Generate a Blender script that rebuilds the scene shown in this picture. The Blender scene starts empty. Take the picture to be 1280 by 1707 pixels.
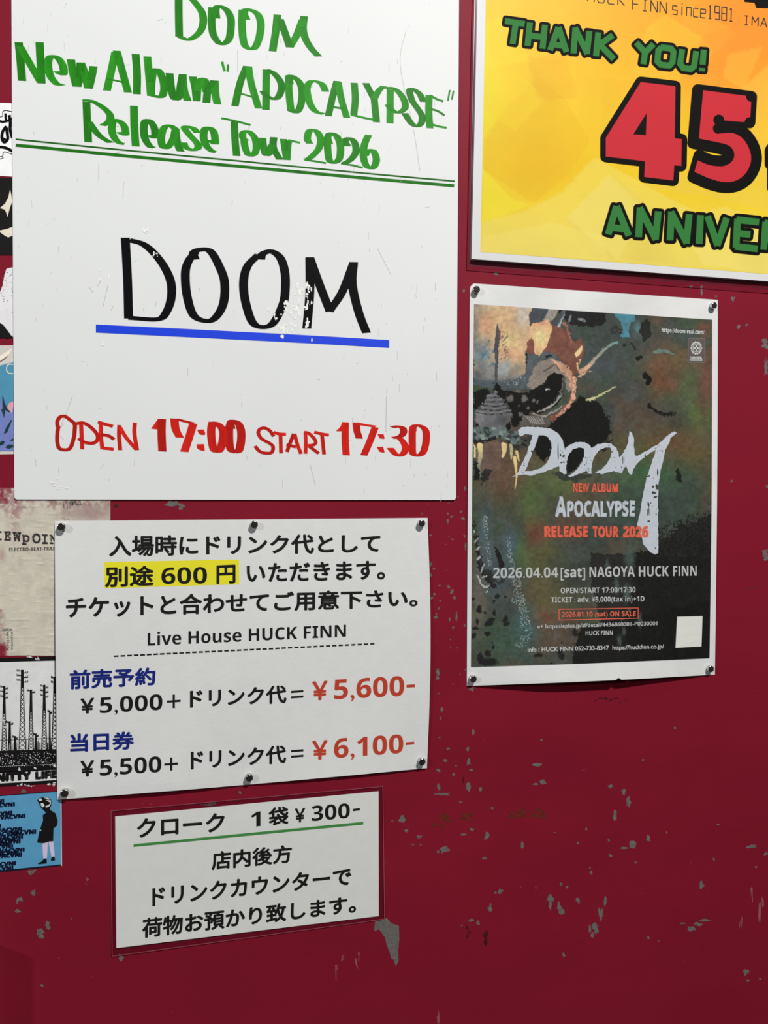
import bpy, bmesh, math, random
import numpy as np
from mathutils import Vector, Matrix
from mathutils.geometry import tessellate_polygon
random.seed(7)
C = bpy.context.scene.collection
SC = bpy.context.scene

# ------------------------------------------------------------------ camera
W, H, F = 1280.0, 1707.0, 1282.0            # frame and focal length in pixels
TH = math.atan(F / 5360.0)                  # the door recedes to the right
PITCH = -math.radians(0.6)
Z0 = 0.7815                                 # distance to the door along the lens axis
CAM = Vector((0.0, -Z0 * math.cos(TH), 1.40))
fwd = Vector((math.sin(TH) * math.cos(PITCH), math.cos(TH) * math.cos(PITCH), math.sin(PITCH)))
cam = bpy.data.cameras.new('camera'); co = bpy.data.objects.new('camera', cam); C.objects.link(co)
co.location = CAM
co.rotation_mode = 'QUATERNION'
co.rotation_quaternion = fwd.to_track_quat('-Z', 'Y')
cam.sensor_fit = 'VERTICAL'; cam.sensor_height = 36.0; cam.lens = F / H * 36.0
cam.clip_start = 0.01
SC.camera = co
RM = np.array(fwd.to_track_quat('-Z', 'Y').to_matrix())

# ------------------------------------------------------------------ light
w = bpy.data.worlds.new('world'); SC.world = w; w.use_nodes = True
bg = w.node_tree.nodes['Background']; bg.inputs[0].default_value = (0.80, 0.90, 1.0, 1); bg.inputs[1].default_value = 0.06
def lamp(name, loc, target, power, size, col, kind='SPOT', ang=70):
    l = bpy.data.lights.new(name, kind); l.energy = power; l.color = col
    if kind == 'SPOT':
        l.spot_size = math.radians(ang); l.spot_blend = 0.6; l.shadow_soft_size = size
    else:
        l.shape = 'DISK'; l.size = size
    o = bpy.data.objects.new(name, l); C.objects.link(o); o.location = loc
    o.rotation_mode = 'QUATERNION'
    o.rotation_quaternion = (Vector(target) - Vector(loc)).to_track_quat('-Z', 'Y')
    return o
lamp('entrance_lamp', (0.95, -2.05, 3.65), (0.15, 0, 1.4), 448, 0.033, (1.0, 0.982, 0.95))
lamp('street_light', (-2.6, -1.9, 2.3), (0.1, 0, 1.35), 32, 0.2, (0.93, 0.97, 1.0), 'AREA')
vs = SC.view_settings; vs.view_transform = 'Standard'; vs.look = 'None'; vs.gamma = 1; vs.exposure = 0.0
try: vs.use_curve_mapping = False
except Exception: pass

# ------------------------------------------------------------------ helpers
def P(x, y, h=0.0):
    """points on the plane h metres in front of the door, seen at pixel x, y of the 1280x1707 frame"""
    x = np.asarray(x, float); y = np.asarray(y, float); h = np.asarray(h, float) + 0 * x
    d = np.stack([(x - W / 2) / F, -(y - H / 2) / F, -np.ones_like(x)], -1) @ RM.T
    t = (-h - CAM[1]) / d[..., 1]
    return np.array(CAM) + d * t[..., None]
def lin(c):
    c = np.asarray(c, float) / 255.0
    return np.where(c <= 0.04045, c / 12.92, ((c + 0.055) / 1.055) ** 2.4)
LIT = 0.86
def alb(c, k=1.0):
    return np.clip(lin(c) / (LIT * k), 0, 0.9)
MATS = {}
def mat(name, col, rough=0.6, spec=0.3, metal=0.0, bump=0.0, bscale=400, var=0.0, vscale=30, coat=0.0, attr=False, alpha=1.0, stretch=None):
    if name in MATS: return MATS[name]
    m = bpy.data.materials.new(name); m.use_nodes = True; nt = m.node_tree; b = nt.nodes['Principled BSDF']
    b.inputs['Roughness'].default_value = rough; b.inputs['Specular IOR Level'].default_value = spec
    b.inputs['Metallic'].default_value = metal; b.inputs['Coat Weight'].default_value = coat
    b.inputs['Coat Roughness'].default_value = 0.08
    tc = nt.nodes.new('ShaderNodeNewGeometry')
    src = None
    if attr:
        a = nt.nodes.new('ShaderNodeAttribute'); a.attribute_name = 'tone'; src = a.outputs['Color']
    else:
        r = nt.nodes.new('ShaderNodeRGB'); r.outputs[0].default_value = (*col, 1); src = r.outputs[0]
    pos = tc.outputs['Position']
    if stretch:
        mp = nt.nodes.new('ShaderNodeMapping'); mp.inputs['Scale'].default_value = stretch
        nt.links.new(pos, mp.inputs[0]); pos = mp.outputs[0]
    if var > 0:
        n = nt.nodes.new('ShaderNodeTexNoise'); n.inputs['Scale'].default_value = vscale; n.inputs['Detail'].default_value = 6
        nt.links.new(pos, n.inputs['Vector'])
        mr = nt.nodes.new('ShaderNodeMapRange'); mr.inputs[1].default_value = 0.3; mr.inputs[2].default_value = 0.7
        mr.inputs[3].default_value = 1 - var; mr.inputs[4].default_value = 1 + var
        nt.links.new(n.outputs[0], mr.inputs[0])
        vm = nt.nodes.new('ShaderNodeVectorMath'); vm.operation = 'SCALE'
        nt.links.new(src, vm.inputs[0]); nt.links.new(mr.outputs[0], vm.inputs['Scale']); src = vm.outputs[0]
    nt.links.new(src, b.inputs['Base Color'])
    if bump > 0:
        n2 = nt.nodes.new('ShaderNodeTexNoise'); n2.inputs['Scale'].default_value = bscale; n2.inputs['Detail'].default_value = 4
        nt.links.new(pos, n2.inputs['Vector'])
        bu = nt.nodes.new('ShaderNodeBump'); bu.inputs['Strength'].default_value = bump; bu.inputs['Distance'].default_value = 0.001
        nt.links.new(n2.outputs[0], bu.inputs['Height']); nt.links.new(bu.outputs[0], b.inputs['Normal'])
    if alpha < 1:
        b.inputs['Alpha'].default_value = alpha
    MATS[name] = m
    return m
def link(name, me, m, parent=None, kind=None, label=None):
    o = bpy.data.objects.new(name, me); C.objects.link(o)
    if m is not None: me.materials.append(m)
    if parent is not None:
        o.parent = parent
        o.matrix_parent_inverse = Matrix.Translation(-parent.location)   # vertices stay in world space
    if kind: o['kind'] = kind
    if label: o['label'] = label
    return o
def mesh(name, v, f, m, parent=None, kind=None, label=None, col=None, smooth=False):
    me = bpy.data.meshes.new(name)
    me.from_pydata([tuple(p) for p in np.asarray(v, float)], [], [tuple(q) for q in f])
    if col is not None:
        a = me.color_attributes.new('tone', 'FLOAT_COLOR', 'POINT')
        a.data.foreach_set('color', np.concatenate([col, np.ones((len(col), 1))], 1).astype(np.float32).ravel())
    if smooth: me.polygons.foreach_set('use_smooth', [True] * len(me.polygons))
    me.update()
    return link(name, me, m, parent, kind, label)
def thing(name, label, cat, px, py, group=None):
    o = bpy.data.objects.new(name, None); C.objects.link(o); o.empty_display_size = 0.02
    o.location = Vector(P(px, py, 0)); o['label'] = label; o['category'] = cat
    if group: o['group'] = group
    return o
class Sheet:
    def __init__(s, q, h=lambda x, y: 0.0006 + 0 * x, bow=None):
        s.q = np.array(q, float); s.h = h; s.bow = bow
    def at(s, u, v):
        q = s.q; u = np.asarray(u, float)[..., None]; v = np.asarray(v, float)[..., None]
        p = (q[0] * (1 - u) + q[1] * u) * (1 - v) + (q[3] * (1 - u) + q[2] * u) * v
        if s.bow is not None: p = p + s.bow(u, v)
        return p
    def P(s, xy, dh=0.0):
        xy = np.asarray(xy, float); x, y = xy[..., 0], xy[..., 1]
        return P(x, y, s.h(x, y) + dh)
    def grid(s, name, nx, ny, m, parent, thick=0.00025, col=None, label=None, dh=0.0, edge=None, smooth=True):
        U, V = np.meshgrid(np.linspace(0, 1, nx + 1), np.linspace(0, 1, ny + 1))
        xy = s.at(U.ravel(), V.ravel())
        if edge is not None: xy = edge(U.ravel(), V.ravel(), xy)
        h = s.h(xy[:, 0], xy[:, 1]) + dh
        fr = P(xy[:, 0], xy[:, 1], h); bk = fr.copy(); bk[:, 1] += thick
        n = len(fr); f = []
        w1 = nx + 1
        i = np.arange(nx); 
        for j in range(ny):
            a = j * w1 + i
            f += np.stack([a, a + w1, a + w1 + 1, a + 1], 1).tolist()
        nf = len(f)
        f += [[n + q[3], n + q[2], n + q[1], n + q[0]] for q in f[:nf]] if nx * ny < 5000 else []
        per = [k for k in range(w1)] + [j * w1 + nx for j in range(1, ny + 1)] + [ny * w1 + k for k in range(nx - 1, -1, -1)] + [j * w1 for j in range(ny - 1, 0, -1)]
        for a, b in zip(per, per[1:] + per[:1]): f.append([a, b, n + b, n + a])
        c2 = None
        if col is not None:
            c = col(xy[:, 0], xy[:, 1]); c2 = np.concatenate([c, c])
        return mesh(name, np.concatenate([fr, bk]), f, m, parent, label=label, col=c2, smooth=False)
def clusters(boxes, gap):
    """groups of touching shapes: each word or letter becomes a part of its own"""
    n = len(boxes); g = list(range(n))
    def root(i):
        while g[i] != i: i = g[i]
        return i
    for i in range(n):
        a = boxes[i]
        for j in range(i):
            b = boxes[j]
            if a[0] - gap < b[2] and b[0] - gap < a[2] and a[1] - gap < b[3] and b[1] - gap < a[3]: g[root(i)] = root(j)
    out = {}
    for i in range(n): out.setdefault(root(i), []).append(i)
    return list(out.values())
def bbox(p): return (p[:, 0].min(), p[:, 1].min(), p[:, 0].max(), p[:, 1].max())
def shapes(name, sheet, polys, m, parent, dh=0.0001, kind=None, label=None, step=3e-7, gap=1.5):
    """flat ink shapes (pixel polygons) lying on a sheet; touching ones share a mesh"""
    P2 = []
    for k, p in enumerate(polys):
        p = np.asarray(p, float)
        if len(p) < 3: continue
        if len(p) == 4 and kind != 'stuff':
            e = np.linalg.norm(p - np.roll(p, -1, 0), axis=1); n = int(max(e) / 14)
            if n > 1:
                a, b, c, d = (p[0], p[1], p[2], p[3]) if max(e[0], e[2]) >= max(e[1], e[3]) else (p[1], p[2], p[3], p[0])
                for t in range(n):
                    P2.append((k, np.array([a + (b - a) * t / n, a + (b - a) * (t + 1) / n, d + (c - d) * (t + 1) / n, d + (c - d) * t / n])))
                continue
        P2.append((k, p))
    if kind == 'stuff' or len(P2) > 900: groups = [range(len(P2))]
    else: groups = clusters([bbox(p) for _, p in P2], gap)
    for g in groups: o = shapes1(name, sheet, [P2[i] for i in g], m, parent, dh, kind, label, step)
    return o
def shapes1(name, sheet, polys, m, parent, dh, kind, label, step):
    v, f = [], []
    for k, p in polys:
        if len(p) < 3: continue
        b = len(v); w_ = sheet.P(p, dh + k * step)
        if len(p) > 4:
            for t in tessellate_polygon([[Vector((a[0], a[1], 0)) for a in p]]): f.append([b + i for i in t])
        else: f.append([b + i for i in range(len(p))])
        v += w_.tolist()
    return mesh(name, v, f, m, parent, kind, label)
def catmull(p, n=7):
    p = np.asarray(p, float)
    if len(p) == 2: return p
    q = np.vstack([2 * p[0] - p[1], p, 2 * p[-1] - p[-2]]); out = []
    for i in range(1, len(q) - 2):
        for t in np.linspace(0, 1, n, endpoint=False):
            out.append(0.5 * ((2 * q[i]) + (-q[i - 1] + q[i + 1]) * t + (2 * q[i - 1] - 5 * q[i] + 4 * q[i + 1] - q[i + 2]) * t * t + (-q[i - 1] + 3 * q[i] - 3 * q[i + 1] + q[i + 2]) * t ** 3))
    out.append(q[-2]); return np.array(out)
def nib(path, a, b, ang=0.0, smooth=True, cap=True):
    """outline quads of a stroke written with an elliptical nib (half axes a, b)"""
    p = catmull(path) if smooth else np.asarray(path, float)
    d = np.gradient(p, axis=0); d /= np.maximum(np.linalg.norm(d, axis=1, keepdims=True), 1e-6)
    n = np.stack([-d[:, 1], d[:, 0]], 1); e1 = np.array([math.cos(ang), math.sin(ang)]); e2 = np.array([-math.sin(ang), math.cos(ang)])
    n1, n2 = n @ e1, n @ e2
    s = (np.outer(a * a * n1, e1) + np.outer(b * b * n2, e2)) / np.sqrt((a * n1) ** 2 + (b * n2) ** 2)[:, None]
    L, R = p + s, p - s
    # one ribbon of quads that share their edges
    return L, R
def ribbons(name, sheet, strokes, m, parent, dh=0.0001, label=None, tone=None):
    """strokes: list of (path, a, b, ang[, smooth]); each stroke a layer of its own, touching strokes share a mesh"""
    bb = [bbox(np.vstack(nib(*s[:4], smooth=(s[4] if len(s) > 4 else True)))) for s in strokes]
    for g in clusters(bb, 0.3): o = ribbons1(name, sheet, [(k, strokes[k]) for k in g], m, parent, dh, label, tone)
    return o
def ribbons1(name, sheet, strokes, m, parent, dh, label, tone):
    v, f, col = [], [], []
    for k, s in strokes:
        L, R = nib(*s[:4], smooth=(s[4] if len(s) > 4 else True))
        n = len(L); b = len(v)
        up = dh + k * 1.5e-6 + np.arange(n) * 4e-7
        v += sheet.P(L, up).tolist() + sheet.P(R, up).tolist()
        f += [[b + i, b + i + 1, b + n + i + 1, b + n + i] for i in range(n - 1)]
        if tone is not None:
            t = 0.72 + 0.42 * ((k * 0.618) % 1)
            edge = 0.9
            col += [np.array(tone) * t] * n + [np.array(tone) * t * edge] * n
    return mesh(name, v, f, m, parent, label=label, col=np.array(col) if tone is not None else None)
# ---- printed text from the built-in font, fitted into a pixel quad
BM = {}
for i in range(26):
    BM[chr(65 + i)] = (chr(0x1D5D4 + i), chr(0x1D670 + i)); BM[chr(97 + i)] = (chr(0x1D5EE + i), chr(0x1D68A + i))
for i in range(10): BM[chr(48 + i)] = (chr(0x1D7EC + i), chr(0x1D7F6 + i))
CAPH = {}
def glyphs(s, style, bold, rnd=1, space=1.0):
    raw = s
    if style in 'BM': s = ''.join(BM.get(c, (c, c))['BM'.index(style)] for c in s)
    cu = bpy.data.curves.new('t', 'FONT'); cu.body = s; cu.resolution_u = 4; cu.space_character = space
    o = bpy.data.objects.new('t', cu); C.objects.link(o)
    dg = bpy.context.evaluated_depsgraph_get()
    me = bpy.data.meshes.new_from_object(o.evaluated_get(dg))
    bpy.data.objects.remove(o); bpy.data.curves.remove(cu)
    bm = bmesh.new(); bm.from_mesh(me); bpy.data.meshes.remove(me)
    bmesh.ops.remove_doubles(bm, verts=bm.verts, dist=1e-5)
    bmesh.ops.recalc_face_normals(bm, faces=bm.faces)
    for fc in bm.faces:
        fc.normal_update()
        if fc.normal.z < 0: fc.normal_flip()
    bm.verts.index_update()
    if style == 'B' and 'l' in raw and raw.replace('l', '').isupper():      # straight capital I: the l cut to cap height
        if 'h' not in CAPH: CAPH['h'] = glyphs('H', 'B', 0)[0][:, 1].max()
        top = CAPH['h']
        for x in bm.verts: x.co.y = min(x.co.y, top)
    v = [(x.co.x, x.co.y) for x in bm.verts]; f = [[x.index for x in fc.verts] for fc in bm.faces]
    nin, nout = {}, {}
    extra = []
    if bold > 0:
        for e in bm.edges:
            if len(e.link_loops) != 1: continue
            l = e.link_loops[0]; a, b = l.vert, l.link_loop_next.vert
            dx, dy = b.co.x - a.co.x, b.co.y - a.co.y; q = math.hypot(dx, dy)
            if q < 1e-9: continue
            nx, ny = dy / q * bold, -dx / q * bold
            extra.append([(a.co.x, a.co.y), (a.co.x + nx, a.co.y + ny), (b.co.x + nx, b.co.y + ny), (b.co.x, b.co.y)])
            nout[a.index] = (nx, ny); nin[b.index] = (nx, ny)
        for i, n1 in nin.items():
            if i in nout:
                n2 = nout[i]
                cr = n1[0] * n2[1] - n1[1] * n2[0]
                if cr > 1e-12:
                    p0 = v[i]; a1 = math.atan2(n1[1], n1[0]); a2 = math.atan2(n2[1], n2[0])
                    if a2 < a1: a2 += 2 * math.pi
                    ks = max(rnd, 1)
                    fan = [p0] + [(p0[0] + bold * math.cos(a1 + (a2 - a1) * t / ks), p0[1] + bold * math.sin(a1 + (a2 - a1) * t / ks)) for t in range(ks + 1)]
                    extra.append(fan)
    bm.free()
    k = len(v); lay = [0.0] * k
    for j, p in enumerate(extra):
        f.append(list(range(k, k + len(p)))); v += p; k += len(p)
        lay += [-2e-6 - (j % 7) * 1.2e-6] * len(p)
    return np.array(v), f, np.array(lay)
def text(name, sheet, items, m, parent, dh=0.0001, label=None, jag=0.0):
    """items: (string, quad px TL TR BR BL, style, bold, base). base: quad spans baseline..cap height"""
    for it in items:
        V, FF = [], []
        s, q, style, bold = it[:4]; base = it[4] if len(it) > 4 else False
        v, f, lay = glyphs(s, style, bold)
        if not len(v): continue
        x0, x1 = v[:, 0].min(), v[:, 0].max(); y0, y1 = v[:, 1].min(), v[:, 1].max()
        if base:
            g, _, _ = glyphs('H', style, bold); y0, y1 = g[:, 1].min(), g[:, 1].max()
        u = (v[:, 0] - x0) / (x1 - x0); t = 1 - (v[:, 1] - y0) / (y1 - y0)
        q = np.array(q, float)
        u = u[:, None]; t = t[:, None]
        xy = (q[0] * (1 - u) + q[1] * u) * (1 - t) + (q[3] * (1 - u) + q[2] * u) * t
        if jag: xy = xy + np.random.RandomState(5).normal(0, jag, xy.shape)
        b = len(V)
        V += sheet.P(xy, dh + lay).tolist(); FF += [[b + i for i in p] for p in f]
        mesh(name, V, FF, m, parent, label=label)
def Q(x0, x1, tl, bl, tr, br): return [(x0, tl), (x1, tr), (x1, br), (x0, bl)]
def outline(polys, r, closed=True, seg=8):
    """thick round contour around pixel polygons"""
    out = []
    for p in polys:
        p = np.asarray(p, float); n = len(p)
        for i in range(n if closed else n - 1):
            a, b = p[i], p[(i + 1) % n]; d = b - a; L = np.linalg.norm(d)
            if L < 1e-6: continue
            nn = np.array([-d[1], d[0]]) / L * r
            out.append([a + nn, b + nn, b - nn, a - nn])
        for a in p:
            out.append([a + r * np.array([math.cos(t), math.sin(t)]) for t in np.linspace(0, 2 * math.pi, seg, endpoint=False)])
    return out
def bars(paths, hw):
    """square ended, mitred monoline letters"""
    out = []
    for p in paths:
        p = np.asarray(p, float)
        for i in range(len(p) - 1):
            d = p[i + 1] - p[i]; L = np.linalg.norm(d); d = d / L; n = np.array([-d[1], d[0]])
            a, b = p[i] - d * (hw * 0.35 if i > 0 else 0), p[i + 1] + d * (hw * 0.35 if i < len(p) - 2 else 0)
            out.append([a + n * hw, b + n * hw, b - n * hw, a - n * hw])
    return out
def blob(x, y, rx, ry, n=11, j=0.3, ang=None):
    ang = random.uniform(0, 3.1) if ang is None else ang
    c = []
    for i in range(n):
        t = 2 * math.pi * i / n; r = 1 + random.uniform(-j, j)
        c.append((x + rx * r * math.cos(t), y + ry * r * math.sin(t)))
    return c
def cr(o, s, pts): return [(o[0] + a / s, o[1] + b / s) for a, b in pts]

# numpy noise
def vnoise(x, y, seed):
    rs = np.random.RandomState(seed); T = rs.rand(256, 256)
    xi = np.floor(x).astype(int); yi = np.floor(y).astype(int); fx = x - xi; fy = y - yi
    fx = fx * fx * (3 - 2 * fx); fy = fy * fy * (3 - 2 * fy)
    g = lambda a, b: T[a % 256, b % 256]
    return (g(xi, yi) * (1 - fx) + g(xi + 1, yi) * fx) * (1 - fy) + (g(xi, yi + 1) * (1 - fx) + g(xi + 1, yi + 1) * fx) * fy
def fbm(x, y, s, seed=0, o=4):
    r, a, t = 0, 1.0, 0
    for k in range(o):
        r = r + a * vnoise(x / s * 2 ** k + 17.3 * k, y / s * 2 ** k + 5.1 * k, seed + k); t += a; a *= 0.5
    return r / t
class Paint:
    def __init__(s, x, y, base):
        s.x, s.y = x, y; s.c = np.ones((len(x), 3)) * np.array(base, float)
        s.wx = x + 5 * (fbm(x, y, 7, 11) - 0.5) + 3.2 * (fbm(x, y, 2.4, 17, 2) - 0.5); s.wy = y + 5 * (fbm(x, y, 7, 23) - 0.5) + 3.2 * (fbm(x, y, 2.4, 29, 2) - 0.5)
    def mix(s, m, col):
        m = np.clip(m, 0, 1)[:, None]; s.c = s.c * (1 - m) + np.array(col, float) * m
    def soft(s, x, y, rx, ry, col, k=1.0):
        wx = s.x + 22 * (fbm(s.x, s.y, 26, 31) - 0.5); wy = s.y + 22 * (fbm(s.x, s.y, 26, 47) - 0.5)
        s.mix(k * np.exp(-((wx - x) / rx) ** 2 - ((wy - y) / ry) ** 2), col)
    def inside(s, p, wob=1.0):
        x = s.x + (s.wx - s.x) * wob; y = s.y + (s.wy - s.y) * wob
        r = np.zeros(len(x), bool); n = len(p)
        for i in range(n):
            (xa, ya), (xb, yb) = p[i], p[(i + 1) % n]
            if ya == yb: continue
            r ^= ((ya > y) != (yb > y)) & (x < (xb - xa) * (y - ya) / (yb - ya) + xa)
        return r.astype(float)
    def poly(s, p, col, k=1.0, wob=1.0): s.mix(k * s.inside(p, wob), col)
    def line(s, p, w0, w1, col, k=1.0, wob=1.0, rough=0.0, col2=None):
        p = catmull(p); x = s.x + (s.wx - s.x) * wob; y = s.y + (s.wy - s.y) * wob
        m = np.zeros(len(x)); tt = np.zeros(len(x)); n = len(p)
        for i in range(n - 1):
            a, b = p[i], p[i + 1]; d = b - a; L2 = d @ d + 1e-9
            t = np.clip(((x - a[0]) * d[0] + (y - a[1]) * d[1]) / L2, 0, 1)
            ds = np.hypot(x - a[0] - t * d[0], y - a[1] - t * d[1]); tk = (i + t) / (n - 1); ww = w0 + (w1 - w0) * tk
            mm = np.clip((ww - ds) / 0.8 + 0.5, 0, 1); tt = np.where(mm > m, tk, tt); m = np.maximum(m, mm)
        if rough: m = m * (fbm(s.x, s.y, 3.0, 77, 2) > rough)
        c = np.array(col, float)
        if col2 is not None: c = c * (1 - tt[:, None]) + np.array(col2, float) * tt[:, None]
        m = np.clip(m * k, 0, 1)[:, None]; s.c = s.c * (1 - m) + c * m
    def speck(s, m, thr, col, sc=2.0, seed=91):
        s.mix(m * (vnoise(s.x / sc, s.y / sc, seed) > thr), col)

# ------------------------------------------------------------------ materials
INK = mat('black_ink', (0.010, 0.0098, 0.0095), 0.6, 0.15)
MARKK = mat('black_marker', (0.004, 0.004, 0.005), 0.4, 0.07)
NAVY = mat('navy_ink', alb((22, 34, 108)), 0.6, 0.12)
PRICE = mat('red_price_ink', alb((172, 60, 42)), 0.6, 0.12)
paper_m = mat('white_paper', (0.70, 0.70, 0.69), 0.75, 0.2, bump=0.12, bscale=260, var=0.02, vscale=60)
board_m = mat('white_enamel', (0.745, 0.757, 0.75), 0.55, 0.08, var=0.012, vscale=9)
DOORC = (0.205, 0.0085, 0.0225)
door_m = mat('crimson_paint', DOORC, 0.55, 0.09, bump=0.10, bscale=900, var=0.07, vscale=6, stretch=(1, 1, 2.0))
primer = mat('grey_primer', (0.135, 0.125, 0.115), 0.8, 0.2, var=0.2, vscale=300)
tin_edge = mat('galvanised_edge', (0.5, 0.5, 0.5), 0.4, 0.5, 0.6)
art_m = mat('printed_colours', (1, 1, 1), 0.6, 0.08, attr=True, bump=0.06, bscale=300)
gloss_art = mat('laminated_print', (1, 1, 1), 0.45, 0.10, attr=True)
steel = mat('polished_steel', (0.55, 0.54, 0.52), 0.16, 0.5, 1.0)
capm = mat('dark_reflection_face', (0.018, 0.017, 0.016), 0.35, 0.4)  # near-black colour stands in for the dark reflection on the steel end
def marker(name, c):
    m = mat(name, c, 0.45, 0.08, attr=True, var=0.12, vscale=160, stretch=(2.2, 1, 0.5)); return m
GREEN = alb((38, 132, 26), 1.05); RED = alb((194, 32, 24)); BLUE = alb((18, 58, 205))
green_m = marker('green_marker', GREEN); red_m = marker('red_marker', RED); blue_m = mat('blue_tape', BLUE, 0.4, 0.4, var=0.06, vscale=80)

# ------------------------------------------------------------------ setting
def boxmesh(name, a, b, m, parent=None, kind=None):
    bm = bmesh.new(); bmesh.ops.create_cube(bm, size=1.0)
    for v in bm.verts: v.co = Vector([(a[i] + b[i]) / 2 + v.co[i] * (b[i] - a[i]) for i in range(3)])
    bmesh.ops.bevel(bm, geom=bm.edges[:], offset=0.002, segments=2, affect='EDGES')
    me = bpy.data.meshes.new(name); bm.to_mesh(me); bm.free()
    return link(name, me, m, parent, kind)
door = boxmesh('door_1', (-0.75, 0.0, 0.03), (1.35, 0.04, 2.35), door_m, kind='structure')
wall_m = mat('grey_render', (0.22, 0.21, 0.20), 0.85, 0.2, bump=0.3, bscale=60, var=0.1, vscale=5)
boxmesh('wall_back', (-2.5, 0.042, 0.0), (3.5, 0.2, 3.2), wall_m, kind='structure')
boxmesh('floor', (-2.5, -3.5, -0.1), (3.5, 0.2, 0.0), mat('asphalt', (0.05, 0.05, 0.05), 0.9, 0.2, bump=0.5, bscale=90, var=0.2, vscale=20), kind='structure')
DS = Sheet([(0, 0), (1280, 0), (1280, 1707), (0, 1707)], h=lambda x, y: 0 * x)
bm = bmesh.new(); bmesh.ops.create_cube(bm, size=1.0)
e0 = P(0, 1530); LX, LZ, LD = float(e0[0]) - .006, float(e0[2]) + .018, .026
for v in bm.verts: v.co = Vector((LX - .045 + v.co.x * .09, -LD / 2 + v.co.y * LD, LZ - .11 + v.co.z * .22))
bmesh.ops.bevel(bm, geom=[e for e in bm.edges if abs((e.verts[0].co - e.verts[1].co).y) > LD * .9], offset=.040, segments=14, affect='EDGES')
me = bpy.data.meshes.new('shadow_block'); bm.to_mesh(me); bm.free(); link('shadow_block', me, tin_edge, door, label='unseen rounded block added to cast a shadow')  # unseen block added left of the frame to shade the lower corner
chips = []
def addchips(o, s, L):
    for c in L:
        x, y = o[0] + c[0] / s, o[1] + c[1] / s
        chips.append(blob(x, y, max(c[2] / s, .9), max(c[3] / s, .9), 11 if c[2] + c[3] < 24 else 19, 0.48))
addchips((600, 1140), 1.882, [(355,150,6,12),(257,78,4,4),(250,168,3,3),(338,205,4,8),(340,245,6,10),(268,240,6,5),(275,203,5,5),(247,272,6,5),(300,257,3,3),(293,284,4,4),(348,270,8,5),(262,346,22,5),(247,325,4,12),(340,325,6,13),(378,333,4,8),(557,255,13,6),(572,308,10,6),(550,315,7,3),(787,322,8,5),(827,340,6,11),(842,372,6,19),(800,412,5,17),(133,424,10,9),(102,430,3,3),(145,460,5,5),(185,480,8,6),(190,505,3,3),(165,505,4,2),(262,518,13,11),(277,522,7,4),(245,527,4,4),(397,480,9,12),(352,458,6,5),(325,472,12,4),(510,507,5,11),(392,547,7,4),(855,500,9,14),(828,515,12,3),(905,487,7,10),(785,538,6,5),(780,490,4,4),(440,650,8,7),(425,655,4,3),(408,705,7,13),(598,672,8,15),(596,695,5,14),(625,700,6,16),(635,715,8,10),(685,678,6,10),(770,680,5,15),(755,722,7,18),(738,765,10,14),(728,788,4,12),(722,770,4,14),(1072,632,8,12),(1040,768,14,7),(1060,754,14,5),(1082,743,14,4),(1010,751,9,3),(1228,510,14,6),(1273,532,7,6),(1210,903,8,10),(1217,930,4,4),(1255,925,4,2),(640,852,4,8),(905,797,4,4),(936,806,4,2),(348,742,7,4),(320,758,3,2),(370,750,7,7),(725,592,4,9),(722,578,3,3),(630,629,4,5),(650,637,5,4),(552,640,2,3),(683,499,4,3),(710,455,3,6),(988,138,4,4),(888,238,4,3),(1124,442,4,3),(1110,550,3,4),(1242,575,3,4),(962,467,2,4),(415,390,4,4),(315,370,5,3),(568,176,4,3),(610,467,5,2),(865,560,4,3)])
addchips((640, 820), 4.49, [(350,325,10,6),(505,185,12,9),(478,215,8,18),(478,165,5,10),(578,147,9,9),(592,200,13,9),(603,330,8,12),(512,355,8,6),(487,337,4,3),(462,392,4,4),(350,540,8,18),(352,622,8,14),(375,575,8,10),(417,703,10,7),(483,712,10,13),(507,745,13,20),(525,792,14,10),(355,793,14,8),(375,765,9,8),(422,817,9,5),(410,873,7,10),(385,938,13,12),(392,915,6,9),(543,930,7,33),(492,957,8,14),(517,1015,7,9),(497,1105,5,5),(498,1162,4,4),(548,1168,4,4),(541,1184,3,3),(403,1350,12,28),(402,1392,10,18),(435,1630,10,16),(425,1695,8,10),(655,1478,18,14),(515,1440,10,3),(605,1002,8,8),(610,1330,5,8),(610,410,5,30),(555,40,5,5),(485,83,6,3),(285,163,3,4),(570,1365,6,3),(410,1510,9,4),(325,90,3,3)])
addchips((770, 460), 2.51, [(1133,95,8,11),(1003,65,4,18),(960,45,7,6),(1190,205,5,4),(1158,213,8,7),(1264,270,14,10),(1270,292,14,12),(1272,385,8,34),(1130,858,5,5),(1268,1160,12,18),(1275,1180,14,10),(1062,85,6,4),(8,62,4,8),(1276,880,5,8),(12,890,5,10)])
addchips((0, 1440), 3.2, [(178,157,13,15),(108,190,14,11),(92,205,7,10),(93,253,14,9),(215,360,20,20),(220,385,14,14),(252,325,11,20),(262,342,9,8),(223,650,8,7),(645,500,12,20),(315,502,3,3),(380,292,3,3)])
addchips((60, 660), 3.556, [(815,640,40,16),(860,655,16,16)])
addchips((780, 0), 2.56, [(120,1168,12,6),(997,1222,6,6)])
addchips((80, 1290), 3.765, [(960,190,5,4),(1005,195,32,7),(1040,180,14,10),(1205,117,10,12)])
chips.append(cr((600, 1140), 1.882, [(48,742),(84,735),(100,752),(122,758),(123,800),(120,835),(121,870),(112,886),(106,866),(98,862),(92,838),(84,822),(78,795),(68,782),(60,770),(44,776)]))
chips.append(cr((0, 1300), 10.04, [(340,215),(375,165),(395,148),(440,190),(430,212)]))
chips.append(cr((0, 1440), 3.2, [(145,37),(195,30),(182,48),(163,62),(150,50)]))
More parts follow.
